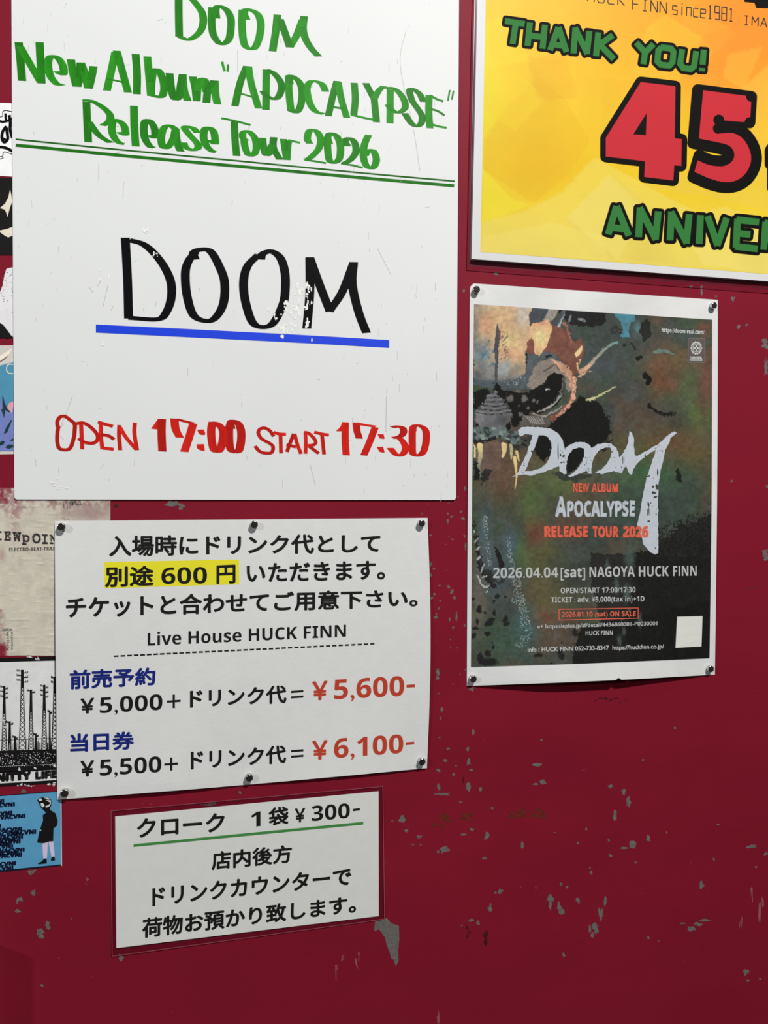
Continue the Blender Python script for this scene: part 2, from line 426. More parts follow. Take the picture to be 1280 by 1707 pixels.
shapes('paint_chip', DS, chips, primer, door, dh=0.00008, kind='stuff', label='grey primer showing where the crimson paint has chipped')
rust = mat('brown_tape_residue', (0.125, 0.020, 0.012), 0.6, 0.15, var=0.3, vscale=400)
RS = []
random.seed(3)
for cx, cy, sx, sy, n in [(265,422,18,9,9),(243,445,16,5,6),(335,418,22,11,12),(490,408,22,15,14),(518,408,12,14,8),(560,403,20,11,9),(575,418,14,5,4)]:
    for k in range(n): RS.append(blob(600 + (cx + random.uniform(-sx, sx)) / 1.882, 1140 + (cy + random.uniform(-sy, sy)) / 1.882, random.uniform(1.8, 5.5), random.uniform(1.4, 3.2), 9, 0.45))
for k in range(9): RS.append(blob(1250 + random.uniform(-12, 12), 980 + random.uniform(-3, 3), 3, 1.0, 8, 0.4))
shapes('tape_residue', DS, RS, rust, door, dh=0.0001, kind='stuff', label='rusty brown residue marks')
pale = mat('pale_scuff', (0.30, 0.10, 0.11), 0.6, 0.3); dark = mat('dark_scuff', (0.05, 0.004, 0.008), 0.6, 0.3)
sc1, sc2 = [], []
for (x, y, l, dx) in [(560,1610,24,1),(572,1592,8,-2),(592,1600,18,3),(597,1590,10,0),(1252,1480,30,2),(1266,1505,44,-1),(1270,1498,30,1),(1235,1530,24,-2),(730,1690,28,1),(142,1468,10,3)]:
    for k in range(4):
        xx = x + random.uniform(-2, 2); yy = y + random.uniform(-6, 6)
        sc1.append([(xx, yy), (xx + 0.9, yy), (xx + 0.9 + dx, yy + l * random.uniform(.3, .8)), (xx + dx, yy + l * random.uniform(.3, .8))])
for k in range(70):
    xx, yy = random.uniform(0, 1280), random.uniform(860, 1700); a = random.uniform(0, 6.3); l = random.uniform(2, 9)
    sc1.append([(xx, yy), (xx + 0.5, yy + .5), (xx + l * math.cos(a), yy + l * math.sin(a))])
for k in range(14): sc2.append(blob(random.uniform(980, 1050), random.uniform(1163, 1172), random.uniform(1.5, 5), .8, 8, .4))
for k in range(12): sc2.append(blob(810 + random.uniform(-3, 3), 1562 + random.uniform(-12, 12), 1.2, 4, 8, .4))
for k in range(6): sc2.append(blob(783 + random.uniform(-5, 3), 1553 + random.uniform(-8, 8), 1.2, 3, 8, .4))
sc2 += [blob(193.6, 843, 4, 3), blob(772, 1300, .8, 6)]
shapes('scuff_mark', DS, sc1, pale, door, dh=0.00012, kind='stuff'); shapes('dark_scuff', DS, sc2, dark, door, dh=0.00012, kind='stuff')

# ------------------------------------------------------------------ whiteboard
WB = Sheet([(17, -330), (767, -330), (760, 833.5), (24, 832.5)], h=lambda x, y: 0.0016 + 0 * x)
wb = thing('whiteboard', 'large white enamel board hand-lettered in green, black and red marker', 'whiteboard', 390, 833)
def wbcorner(u, v, xy):
    r = 5.0; x, y = xy[:, 0], xy[:, 1]; out = xy.copy()
    for cx, cy, sx in ((24, 832.5, 1), (760, 833.5, -1)):
        dx = (x - cx) * sx; dy = cy - y
        m = (dx < r) & (dy < r) & (dx > -3) & (dy > -1); k = np.hypot(r - dx, r - dy)
        kk = np.where(m & (k > r), r / np.maximum(k, 1e-6), 1)
        out[:, 0] = np.where(m, cx + sx * (r - (r - dx) * kk), out[:, 0]); out[:, 1] = np.where(m, cy - (r - (r - dy) * kk), out[:, 1])
    return out
# dense spacing near the lower corners so they round off
U = np.unique(np.concatenate([np.linspace(0, 0.007, 6), np.linspace(0, 1, 30), np.linspace(0.993, 1, 6)])); V = np.unique(np.concatenate([np.linspace(0, 1, 30), np.linspace(0.9955, 1, 6)]))
def ngrid(sheet, U, V, name, m, parent, thick, edge=None, label=None):
    uu, vv = np.meshgrid(U, V); xy = sheet.at(uu.ravel(), vv.ravel())
    if edge: xy = edge(uu.ravel(), vv.ravel(), xy)
    fr = sheet.P(xy); bk = fr.copy(); bk[:, 1] += thick; n = len(fr); nx, ny = len(U) - 1, len(V) - 1; w1 = nx + 1; f = []
    for j in range(ny):
        for i in range(nx):
            a = j * w1 + i; f.append([a, a + w1, a + w1 + 1, a + 1])
    f += [[n + q[3], n + q[2], n + q[1], n + q[0]] for q in f[:]]
    per = list(range(w1)) + [j * w1 + nx for j in range(1, ny + 1)] + [ny * w1 + k for k in range(nx - 1, -1, -1)] + [j * w1 for j in range(ny - 1, 0, -1)]
    for a, b in zip(per, per[1:] + per[:1]): f.append([a, b, n + b, n + a])
    return mesh(name, np.concatenate([fr, bk]), f, m, parent, label=label)
ngrid(WB, U, V, 'board', board_m, wb, 0.0014, wbcorner)
def S(o, s, a, b, ang, paths):
    return [([(o[0] + x / s, o[1] + y / s) for x, y in p], (a if not isinstance(p, tuple) else a), b, ang) for p in paths]
def thin(o, s, r, paths, rb=None, ang=0.1): return [([(o[0] + x / s, o[1] + y / s) for x, y in p], r, rb or r * .6, ang) for p in paths]
NA = 0.06
ribbons('green_lettering', WB, S((280,0),4.923,6.5,1.9,NA,[
 [(88,-90),(88,100),(92,300)],[(60,-75),(150,-50),(230,30),(282,110),(287,200),(250,275),(170,325),(95,300)],
 [(362,60),(358,160),(368,270),(410,345),(455,360),(500,320),(515,240),(515,150),(480,80),(420,50),(392,75),(398,150)],
 [(610,80),(607,190),(615,310),(640,385),(705,397),(745,320),(762,210),(745,130),(700,90),(640,78),(625,110),(645,160)],
 [(898,120),(885,250),(858,420)],[(918,155),(960,270),(1000,388)],[(1000,388),(1055,290),(1105,160)],[(1117,132),(1108,230),(1125,310),(1170,390),(1235,462)]]),
 green_m, wb, label='green handwriting: top line', tone=GREEN, dh=0.00012)
ribbons('green_lettering', WB, S((10,60),6.4,6.9,1.6,NA,[
 [(135,66),(155,270),(172,478)],[(150,110),(240,270),(370,495)],[(358,66),(368,270),(378,505)],
 [(540,375),(590,405),(615,400),(608,320),(560,240),(500,212),(458,240),(450,330),(475,430),(530,500),(560,518),(605,512)],
 [(693,250),(715,390),(752,540)],[(760,540),(790,420),(795,290)],[(800,283),(840,400),(878,560)],[(882,560),(910,450),(934,322)]])
 + S((170,80),5.818,6.6,1.6,NA,[
 [(128,40),(90,220),(48,412)],[(142,26),(190,200),(252,430)],[(326,58),(340,250),(338,447)],
 [(440,82),(455,250),(475,465)],[(475,460),(485,300),(510,210),(560,230),(600,350),(595,440),(565,475),(490,460)],
 [(655,244),(670,380),(700,490),(745,478),(765,350),(782,260)],[(782,252),(795,400),(832,512)],
 [(880,276),(905,390),(918,515)],[(918,515),(930,390),(965,300),(1005,310)],[(1000,310),(1012,430)],[(1012,530),(1030,400),(1090,315)],[(1095,315),(1100,440),(1120,545)]])
 + thin((170,80),5.818,1.6,[[(45,302),(120,312),(208,332)]],1.3) + thin((170,80),5.818,2.1,[[(1165,132),(1176,180),(1190,225)],[(1222,158),(1220,228)]],2.0)
 + S((360,90),6.4,6.2,1.6,NA,[
 [(328,128),(260,300),(202,555)],[(345,130),(375,310),(455,580)],[(537,165),(535,380),(533,595)],
 [(535,165),(610,200),(680,280),(700,360),(670,450),(620,480),(545,450),(500,395)],
 [(775,235),(780,420),(800,605)],[(790,600),(860,620),(905,540),(918,400),(890,300),(830,245),(780,235),(790,320)],
 [(1170,400),(1130,320),(1060,290),(1000,300),(970,380),(1000,520),(1060,610),(1150,640)]])
 + thin((360,90),6.4,1.6,[[(215,408),(330,440),(440,475)]],1.3)
 + S((530,120),5.333,5.9,1.5,NA,[
 [(168,80),(130,220),(92,390)],[(180,88),(205,230),(256,405)],[(322,96),(332,240),(318,380)],
 [(425,98),(495,235)],[(585,125),(540,165),(500,240)],[(500,240),(520,445)],[(643,155),(640,455)],
 [(600,145),(660,142),(720,180),(770,260),(770,325),(710,360),(655,335),(625,290)],
 [(940,265),(900,190),(840,150),(815,165),(835,250),(890,330),(925,390),(920,450),(880,482),(830,455),(770,365)],
 [(988,205),(985,350),(995,498)]])
 + thin((530,120),5.333,2.0,[[(105,300),(160,315),(235,325)],[(292,378),(390,402),(488,422)],[(1000,208),(1060,242),(1115,260)],[(985,325),(1060,345),(1125,385)],[(1000,460),(1070,482),(1145,495)]],1.6)
 + thin((530,120),5.333,1.4,[[(1172,160),(1155,255)],[(1205,165),(1190,245)]],1.4),
 green_m, wb, label='green handwriting: second line', tone=GREEN, dh=0.00012)
ribbons('green_lettering', WB, S((120,150),4.923,6.6,1.6,NA,[
 [(118,95),(125,260),(133,428)],[(85,82),(160,90),(250,140),(310,200),(305,255),(250,292)],[(135,258),(220,370),(315,432)],
 [(385,345),(420,362),(440,360),(425,290),(370,245),(335,260),(328,340),(360,410),(400,438),(430,442)],
 [(508,130),(512,300),(523,462)],[(640,370),(660,385),(682,385),(675,310),(635,250),(600,255),(588,320),(600,400),(640,462),(675,472)],
 [(850,320),(800,290),(755,310),(732,390),(745,465),(785,470),(830,400),(850,320)],[(850,315),(858,400),(885,492),(905,495)],
 [(1030,350),(990,310),(930,300),(930,325),(975,380),(1030,440),(1030,480),(980,492),(930,465),(915,430)],
 [(1125,410),(1160,432),(1176,435),(1165,350),(1130,310),(1090,320),(1080,390),(1105,460),(1150,502),(1180,508)]])
 + S((360,180),4.414,6.2,1.6,NA,[
 [(135,100),(140,230),(152,352)],[(225,240),(198,220),(200,180),(240,172),(285,220),(297,290),(280,340),(240,345),(215,290),(205,230)],
 [(343,220),(350,290),(368,345),(395,330),(408,270)],[(425,215),(422,290),(470,380)],[(497,228),(508,300),(522,382)],[(522,382),(528,270),(540,240)],
 [(690,262),(672,225),(690,165),(740,170),(770,230),(755,300),(700,360),(665,380)],
 [(835,262),(822,215),(845,185),(890,210),(915,280),(908,370),(870,402),(835,385),(822,300),(822,215)],
 [(968,280),(950,240),(980,222),(1018,250),(1030,320),(990,380),(940,408)],
 [(1122,198),(1092,270),(1085,360),(1110,430),(1155,440),(1180,380),(1155,312),(1115,318),(1097,350)]])
 + thin((360,180),4.414,2.2,[[(40,74),(140,95),(255,125)],[(530,235),(620,256)],[(650,380),(720,390),(810,405)],[(920,408),(1000,420),(1080,440)]],1.5),
 green_m, wb, label='green handwriting: third line', tone=GREEN, dh=0.00012)
G2 = GREEN * 0.62
ribbons('green_rule', WB, [([(26,232.2),(200,249.5),(400,268.5),(600,288),(758,302)],1.5,1.35,0,True),([(26,242),(70,246),(200,259),(400,277.5),(600,296),(757,309.7)],2.7,2.6,0,True)], mat('dark_green_marker',G2,.5,.08,attr=True,var=.2,vscale=120), wb, tone=G2, dh=0.0001, label='double green ruled line')
ribbons('black_lettering', WB, S((140,360),2.37,7.5,3.4,0.0,[
 [(163,86),(172,250),(176,405)],[(178,95),(240,115),(300,175),(340,250),(345,320),(325,380),(290,408),(176,402)],
 [(440,172),(432,145),(460,133),(500,140),(535,200),(555,260),(552,340),(525,395),(490,415),(435,395),(408,320),(400,230),(412,180),(440,143)],
 [(698,172),(705,150),(740,140),(775,165),(793,220),(795,290),(785,350),(740,430),(675,430),(643,360),(630,270),(645,200),(690,152)],
 [(892,163),(892,300),(880,445)],[(892,165),(930,270),(972,378)],[(968,378),(1020,300),(1065,185)],[(1065,182),(1060,270),(1085,380),(1116,462)]]),
 MARKK, wb, dh=0.00012, label='black handwriting: big band name')
shapes('blue_underline', WB, [[(159.8,540.8),(300,547.8),(480,557),(648.6,566.8),(648.6,580),(480,570.5),(300,561.5),(159.8,554.5)]], blue_m, wb, dh=0.00012, label='thick blue underline')
ribbons('red_lettering', WB, thin((80,680),7.53,3.5,[
 [(122,240),(118,170),(150,115),(210,105),(270,145),(332,200),(335,280),(320,390),(268,513),(150,513),(118,430),(118,320),(130,230)],
 [(415,190),(422,350),(430,520)],[(335,205),(380,192),(450,190),(540,245),(615,330),(620,400),(560,443),(460,430),(380,382)],
 [(665,190),(665,350),(682,520)],[(625,175),(720,205),(815,230)],[(670,335),(760,350),(830,395)],[(690,505),(760,510),(825,520)],
 [(895,215),(892,350),(905,530)],[(905,245),(980,370),(1110,525)],[(1090,185),(1085,320),(1118,530)]],2.6)
 + thin((410,690),8.53,3.2,[
 [(395,320),(340,240),(265,200),(200,215),(175,270),(220,350),(340,420),(385,470),(360,550),(250,553),(180,520),(130,455)],
 [(390,262),(480,285),(570,290)],[(490,290),(498,560)],[(680,280),(620,430),(582,540)],[(690,280),(730,430),(783,568)],[(575,435),(710,470)],
 [(845,262),(850,420),(845,565)],[(822,262),(890,275),(960,340),(992,400),(960,440),(880,450)],[(885,450),(1035,562)],[(970,258),(1080,285),(1180,300)],[(1080,290),(1110,575)]],2.5),
 red_m, wb, dh=0.00012, tone=RED, label='thin red handwriting')
ribbons('red_lettering', WB, S((240,680),7.11,7.0,1.6,NA,[
 [(212,130),(208,300),(218,515)],[(360,125),(375,250),(425,352)],[(370,130),(590,185)],[(583,188),(540,330),(478,520)],
 [(815,165),(798,240),(800,360),(830,500),(890,510),(930,400),(938,280),(890,200),(825,172),(840,225)],
 [(1030,170),(1008,270),(1025,490),(1110,520),(1145,430),(1152,280),(1115,180),(1050,150),(1025,185),(1035,245)]])
 + S((550,690),7.11,6.1,1.7,NA,[
 [(182,98),(180,300),(192,490)],[(310,103),(320,200),(348,292)],[(310,110),(420,132),(540,150)],[(535,158),(470,330),(400,492)],
 [(738,160),(800,148),(860,165),(872,215),(840,262),(750,285)],[(750,280),(830,292),(888,370),(888,440),(840,490),(780,480),(712,402)],
 [(975,200),(975,350),(985,475),(1060,490),(1115,430),(1143,280),(1125,180),(1050,135),(990,150),(980,205)]]),
 red_m, wb, dh=0.00012, tone=RED, label='thick red handwritten times')
red_flat = mat('red_marker_flat', RED, 0.45, 0.1)
shapes('red_lettering', WB, [cr((240,680),7.11,p) for p in ([(83,246),(165,130),(170,200),(168,256)],[(630,258),(705,255),(728,300),(720,322),(665,318),(645,295)],[(622,430),(710,428),(722,505),(700,512),(650,495),(630,480)])]
 + [cr((550,690),7.11,p) for p in ([(73,198),(118,160),(140,110),(142,206),(82,206)],[(562,240),(635,240),(648,290),(640,297),(590,290)],[(552,390),(630,388),(648,455),(630,460),(585,448)])], red_flat, wb, dh=0.00011, label='red handwritten colons')
# wiped smears with their glare painted pale, and scratches on the enamel
random.seed(12); wipes = []
for cx, cy, sx, sy, n in [(730,365,6,10,5),(748,392,14,14,6),(795,355,10,22,11),(780,440,14,14,9),(785,480,4,20,5),(820,440,14,26,11),(850,300,13,28,16),(840,370,18,32,16),(885,290,14,30,14),(885,350,12,30,8),(885,420,10,22,10),(905,487,6,4,2),(932,411,4,4,1),(60,240,5,20,4),(95,235,3,10,3),(245,60,12,8,4),(75,505,3,12,3),(275,150,18,14,6)]:
    for k in range(n):
        wipes.append(blob(140 + (cx + random.gauss(0, sx * .6)) / 2.37, 360 + (cy + random.gauss(0, sy * .6)) / 2.37, random.uniform(.5, 2.4), random.uniform(.8, 4.5), 9, .5))
for k in range(7): wipes.append(blob(60 + random.uniform(90, 180) / 3.556, 660 + random.uniform(485, 560) / 3.556, random.uniform(1, 4), random.uniform(.6, 2), 9, .5))
shapes('wiped_glare_smear', WB, wipes, mat('wipe_glare', (.90, .90, .87), .25, .5), wb, dh=0.0002, kind='stuff', label='smears where the marker was wiped, glare painted in pale')
scr = []
def scratch(p, w=.5):
    p = np.array(p, float); L, R = nib(p, w, w * .8, 0, smooth=len(p) > 2)
    for i in range(len(L) - 1): scr.append([L[i], L[i + 1], R[i + 1], R[i]])
scratch([(677,49),(667,108),(688,210),(700,285)], .45); scratch([(110,690),(98,720),(106,733)], .4); scratch([(121,660),(110,690)], .4)
scratch([(644,660),(643,720)], .45); scratch([(180,475),(172,510)], .45); scratch([(629,414),(652,459)], .4); scratch([(517,775),(525,808)], .4); scratch([(164.5,273),(164.5,300)], .45); scratch([(206,303),(205,330)], .4)
scratch([(396,83),(396,120)], .4); scratch([(159,100),(158,106)], .6)
for k in range(130):
    x = random.choice([random.uniform(30, 120), random.uniform(30, 755), random.uniform(560, 755)]); y = random.uniform(5, 825); l = random.uniform(2, 16) ** 1.0
    scratch([(x, y), (x + random.uniform(-1.2, 1.2), y + l)], random.uniform(.12, .3))
for k in range(30):
    x, y = random.uniform(30, 750), random.uniform(10, 820); a = random.uniform(0, 6.3); l = random.uniform(1.5, 12)
    scratch([(x, y), (x + l * math.cos(a), y + l * math.sin(a))], random.uniform(.18, .4))
for k in range(36): scr.append(blob(random.uniform(30, 755), random.uniform(5, 828), random.uniform(.4, .9), random.uniform(.4, .9), 6, .4))
shapes('scratch', WB, scr, mat('grey_scratch', (.47, .47, .47), .6, .3), wb, dh=0.00006, kind='stuff', label='fine grey scratches')

# ------------------------------------------------------------------ admission notice
def n1h(x, y):
    u = (x - 92) / 621.0; v = (y - 866) / 440.0
    edge = np.clip(np.abs(np.sin(np.clip(u, 0, 1) * 2 * math.pi * 0.999)), 0, 1)
    bot = 0.0030 * np.clip(v, 0, 1) ** 4 * edge
    left = 0.0028 * np.clip(1 - u, 0, 1) ** 5 * np.sin(np.clip(v, 0, 1) * math.pi) ** 1.2
    right = 0.0022 * np.clip(u, 0, 1) ** 5 * np.sin(np.clip(v, 0, 1) * math.pi)
    und = 0.0010 * np.sin(u * 4.1 + 0.6) * np.sin(v * 3.1) + 0.0004 * np.sin(u * 9 + v * 5)
    return 0.0016 + bot + left + right + und * np.sin(np.clip(u, 0, 1) * math.pi)
N1 = Sheet([(91, 868.5), (712.5, 863.2), (711.5, 1280.5), (95.5, 1333)], h=n1h,
           bow=lambda u, v: np.concatenate([np.sin(v * math.pi) * (5.5 * u ** 2 - 0.3 * (1 - u)) , 2.0 * v ** 3 * np.sin(u * math.pi)], -1))
n1 = thing('price_notice', 'white paper notice with drink charge and ticket prices, pinned by six magnets', 'notice', 403, 1306)
N1.grid('paper', 90, 66, paper_m, n1)
Sheet([(173.5,936.9),(398.4,932.6),(398.9,974),(174,980.7)], h=n1h).grid('highlight', 40, 6, mat('yellow_highlighter', alb((214,206,40)), .65, .2), n1, thick=0.00003, dh=0.00004, label='yellow highlighted band')
TB = .030
text('black_print', N1, [
 ('入場時にドリンク代として', Q(182,634,892.8,928,889.5,921.5),'J',TB),
 ('別途', Q(175,256,944,979.5,942.5,976.5),'J',TB),('600', Q(269,345,945.8,974,944.8,973),'B',0.0),('円', Q(360.7,392.6,942.5,974,941,973),'J',TB),
 ('いただきます。', Q(411,641.7,939.5,972,934,966),'J',TB),
 ('チケットと合わせてご用意下さい。', Q(109.7,696,994,1031.5,981,1011.5),'J',TB),
 ('Live House HUCK FINN', Q(246,576.6,1055,1076.3,1041.3,1061.3),'B',0.0,True),
 ('￥', Q(134,157,1164.5,1190,1163,1189),'J',TB),('5,000', Q(166.3,270.7,1162.8,1188.8,1157,1183),'B',0,True),
 ('ドリンク代', Q(316.4,477.6,1149.5,1181,1142,1172),'J',TB),
 ('￥', Q(134,157,1268.5,1295,1267,1294),'J',TB),('5,500', Q(166.3,269,1266.5,1293.2,1260.5,1286.8),'B',0,True),
 ('ドリンク代', Q(317.7,477,1251,1284,1242,1272),'J',TB)], INK, n1, label='black printed characters')
def hbar(x0, x1, y0, y1, t): return [(x0, y0 - t), (x1, y1 - t), (x1, y1 + t), (x0, y0 + t)]
def vbar(x, y0, y1, t): return [(x - t, y0), (x + t, y0), (x + t, y1), (x - t, y1)]
dash = []
for k in range(41):
    a = 189.6 + (625 - 189.6) * (k / 40.75) ** 0.985; b = a + 8.0 - 1.2 * k / 40
    ya = 1094 + (1073 - 1094) * (a - 189.6) / 435.4
    dash.append(hbar(a, b, ya, ya - .35, 1.35))
shapes('black_print', N1, dash + [hbar(278,301,1169.8,1168.2,1.9), vbar(289.6,1157.7,1180.3,1.9), hbar(273.9,296.5,1274.5,1273,1.9), vbar(285.4,1262.6,1284.7,1.9),
 hbar(485,505.7,1153.5,1152,1.8), hbar(485,505.7,1162.5,1161,1.8), hbar(485,505.7,1252.3,1250.7,1.8), hbar(485,505.7,1261.5,1259.8,1.8)], INK, n1, label='dashed rule and plus and equals signs')
text('navy_print', N1, [('前売予約', Q(116,259.3,1117,1149.8,1112.3,1142.3),'J',.034),('当日券', Q(116.7,223.4,1223,1254.3,1218.8,1249.4),'J',.034)], NAVY, n1, label='navy blue printed headings')
text('red_print', N1, [('￥', Q(520.3,546,1136,1168,1134.5,1166.5),'J',.03),('5,600', Q(556.7,673.6,1133,1165.5,1126.9,1159.7),'B',.004,True),
 ('￥', Q(520.3,546,1235,1267,1233.5,1265.5),'J',.03),('6,100', Q(556.7,672.2,1231.6,1264,1224,1254.8),'B',.004,True)], PRICE, n1, label='red printed totals')
shapes('red_print', N1, [hbar(677.6,691.6,1144,1143.2,2.4), hbar(676,690.3,1239.8,1238.6,2.4)], PRICE, n1)

# ------------------------------------------------------------------ cloakroom notice (laminated)
N2P = Sheet([(185,1352),(638,1311),(641,1532),(186.7,1594)], h=lambda x, y: 0.0007 + 0.0008 * np.clip((y - 1480) / 110, 0, 1) ** 2)
N2 = Sheet([(191.9,1361),(631,1319),(631.4,1527),(193.9,1580.5)], h=lambda x, y: 0.0008 + 0.0008 * np.clip((y - 1480) / 110, 0, 1) ** 2)
n2 = thing('cloakroom_notice', 'small laminated white notice with a green underlined heading, below the price notice', 'notice', 413, 1563)
film = bpy.data.materials.new('clear_film'); film.use_nodes = True; nt = film.node_tree; nt.nodes.clear()
o_ = nt.nodes.new('ShaderNodeOutputMaterial'); mx = nt.nodes.new('ShaderNodeMixShader'); tr = nt.nodes.new('ShaderNodeBsdfTransparent'); gl = nt.nodes.new('ShaderNodeBsdfGlossy'); fr = nt.nodes.new('ShaderNodeValue'); fr.outputs[0].default_value = 0.05
tr.inputs[0].default_value = (.82, .78, .84, 1); gl.inputs['Roughness'].default_value = .12
nt.links.new(fr.outputs[0], mx.inputs[0]); nt.links.new(tr.outputs[0], mx.inputs[1]); nt.links.new(gl.outputs[0], mx.inputs[2]); nt.links.new(mx.outputs[0], o_.inputs[0])
edge_m = mat('film_edge', (0.30, 0.07, 0.09), .25, .5)
def rimframe(name, outer, inner, m, parent, thick=0.0003):
    # a flat frame of film around the paper, closed all round
    n = 24; vo, vi = [], []
    for k in range(4):
        for t in np.linspace(0, 1, n, endpoint=False):
            i, j = [(t, 0), (1, t), (1 - t, 1), (0, 1 - t)][k]
            vo.append(outer.at(i, j)); vi.append(inner.at(i, j))
    vo, vi = np.array(vo), np.array(vi); N = len(vo)
    a = outer.P(vo); b = outer.P(vi); c = a.copy(); d = b.copy(); c[:, 1] += thick; d[:, 1] += thick
    f = []
    for i in range(N):
        j = (i + 1) % N
        f += [[i, N + i, N + j, j], [i, j, 2 * N + j, 2 * N + i]]
    return mesh(name, np.concatenate([a, b, c, d]), f, m, parent)
def ridge(name, outer, w_, m, parent, dh=0.0001):
    st = []
    for k in range(4):
        st.append(([tuple(outer.at([(t, 0), (1, t), (1 - t, 1), (0, 1 - t)][k][0], [(t, 0), (1, t), (1 - t, 1), (0, 1 - t)][k][1])) for t in np.linspace(0, 1, 9)], w_, w_, 0, False))
    return ribbons(name, outer, st, m, parent, dh=dh)
rimframe('film_border', N2P, N2, film, n2)
ridge('film_edge', N2P, 0.55, edge_m, n2)
p2m = mat('laminated_paper', (0.70, 0.70, 0.675), .42, .3, var=.02, vscale=90)
N2.grid('paper', 30, 16, p2m, n2, thick=0.0002)
text('black_print', N2, [('クローク', Q(228.6,374.4,1365,1397,1354.5,1386),'J',TB),('1', Q(417.8,434.1,1354,1378.8,1352.5,1377),'B',0,True),('袋', Q(447.7,480.8,1346.5,1377,1343.5,1374),'J',TB),
 ('￥', Q(491.5,508.6,1348,1372,1346.5,1370),'J',TB),('300', Q(519.4,583,1343.8,1368.8,1338.8,1363.2),'B',0,True),
 ('店内後方', Q(352.5,486.7,1420,1451,1407.5,1438),'J',TB),('ドリンクカウンターで', Q(253.7,585.5,1479,1511,1445,1475),'J',TB),
 ('荷物お預かり致します。', Q(237,593.5,1531,1564.5,1491.5,1521.5),'J',TB)], INK, n2, label='black printed characters')
shapes('black_print', N2, [hbar(588,600,1350.5,1349,2)], INK, n2)
shapes('green_rule', N2, [hbar(222.6,605.5,1409.6,1372.2,2.3)], mat('green_ink', alb((60,125,60)), .5, .3), n2, label='green underline')

# ------------------------------------------------------------------ anniversary poster
ORh = lambda x, y: 0.0046 + 0 * x
ORP = Sheet([(800,-400),(1560,-365),(1560,503),(782,442)], h=lambda x, y: 0.0045 + 0 * x)
OR = Sheet([(804,-395),(1555,-360),(1555,489.5),(786,431.6)], h=ORh)
ORI = Sheet([(818,-380),(1540,-345),(1540,477),(800.7,420)], h=lambda x, y: 0.0047 + 0 * x)
orp = thing('anniversary_poster', 'laminated yellow and orange anniversary poster above the dark band poster', 'poster', 1033, 455)
rimframe('film_border', ORP, OR, film, orp, 0.0004)
ridge('film_edge', ORP, 0.6, mat('dark_film_edge', (.05, .012, .018), .3, .5), orp)
OR.grid('paper', 4, 4, mat('bright_white_paper', (.66, .66, .67), .45, .10), orp, thick=0.0044)
def orcol(x, y):
    y_ = np.clip((x - 800) / 480, 0, 1); v = np.clip(y / 460, -0.4, 1)
    c = np.ones((len(x), 3)) * np.array([248., 214, 42])
    p = Paint(x, y, (246, 208, 40)); p.soft(795, 180, 55, 170, (240, 228, 40)); p.soft(1000, 60, 170, 120, (250, 196, 42), .8)
    p.soft(1270, 40, 190, 140, (246, 150, 46), 1.0); p.soft(1280, -200, 400, 200, (244, 140, 46), 1.0); p.soft(1210, 120, 60, 50, (246, 140, 50), .5)
    p.soft(900, 270, 120, 60, (238, 190, 34), .7)
    p.mix(np.clip((y - 300) / 130, 0, 1) * .75, (240, 218, 96))
    cc = lambda L: cr((780, 0), 2.56, L)
    W_ = 0.0
    for pl, col, k in [([(540,670),(400,820),(250,900),(60,950),(60,1090),(1300,1180),(1300,1000),(1000,920)],(242,222,110),.55),
        ([(620,745),(420,940),(520,1100),(900,1130),(800,900)],(236,212,96),.5),([(70,590),(160,460),(300,330),(420,430),(520,600),(430,740),(280,870),(60,720)],(238,186,30),.45),
        ([(700,800),(1000,830),(1280,900),(1280,700),(1100,640),(900,760)],(240,206,80),.5),([(200,860),(280,870),(60,950),(60,720)],(244,226,50),.6),
        ([(60,460),(200,300),(330,420),(200,560)],(248,212,40),.5),([(250,250),(420,230),(470,420),(300,430)],(236,176,30),.35),([(420,930),(600,740),(760,900),(640,1110)],(246,230,130),.35),([(900,930),(1100,880),(1280,960),(1280,1170),(1000,1130)],(248,230,130),.4),([(60,100),(200,60),(260,260),(60,300)],(250,222,40),.4),([(560,330),(700,350),(580,520)],(240,180,40),.35),([(950,20),(1150,140),(1000,280),(860,160)],(250,176,54),.4),
        ([(1110,230),(1260,195),(1180,380),(1090,330)],(250,190,66),.45),([(1170,380),(1300,260),(1300,620),(1230,640)],(248,196,76),.5),([(420,240),(560,280),(640,420),(560,640),(470,520)],(244,196,44),.45),
        ([(840,60),(1000,160),(900,340),(700,330),(760,120)],(252,202,52),.4),([(1000,150),(1300,60),(1300,200),(1060,240)],(244,150,52),.4),([(360,950),(560,1000),(600,1110),(60,1080),(60,1010)],(246,228,120),.4)]:
        p.poly(cc(pl), col, k, W_)
    n = (fbm(x, y, 60, 5) - .5)[:, None]
    return alb(np.clip(p.c * (1 + .06 * n), 0, 255), 1.38)
ORI.grid('print', 190, 220, gloss_art, orp, thick=0.0001, col=orcol)
def oc(L): return cr((780, 0), 2.56, L)
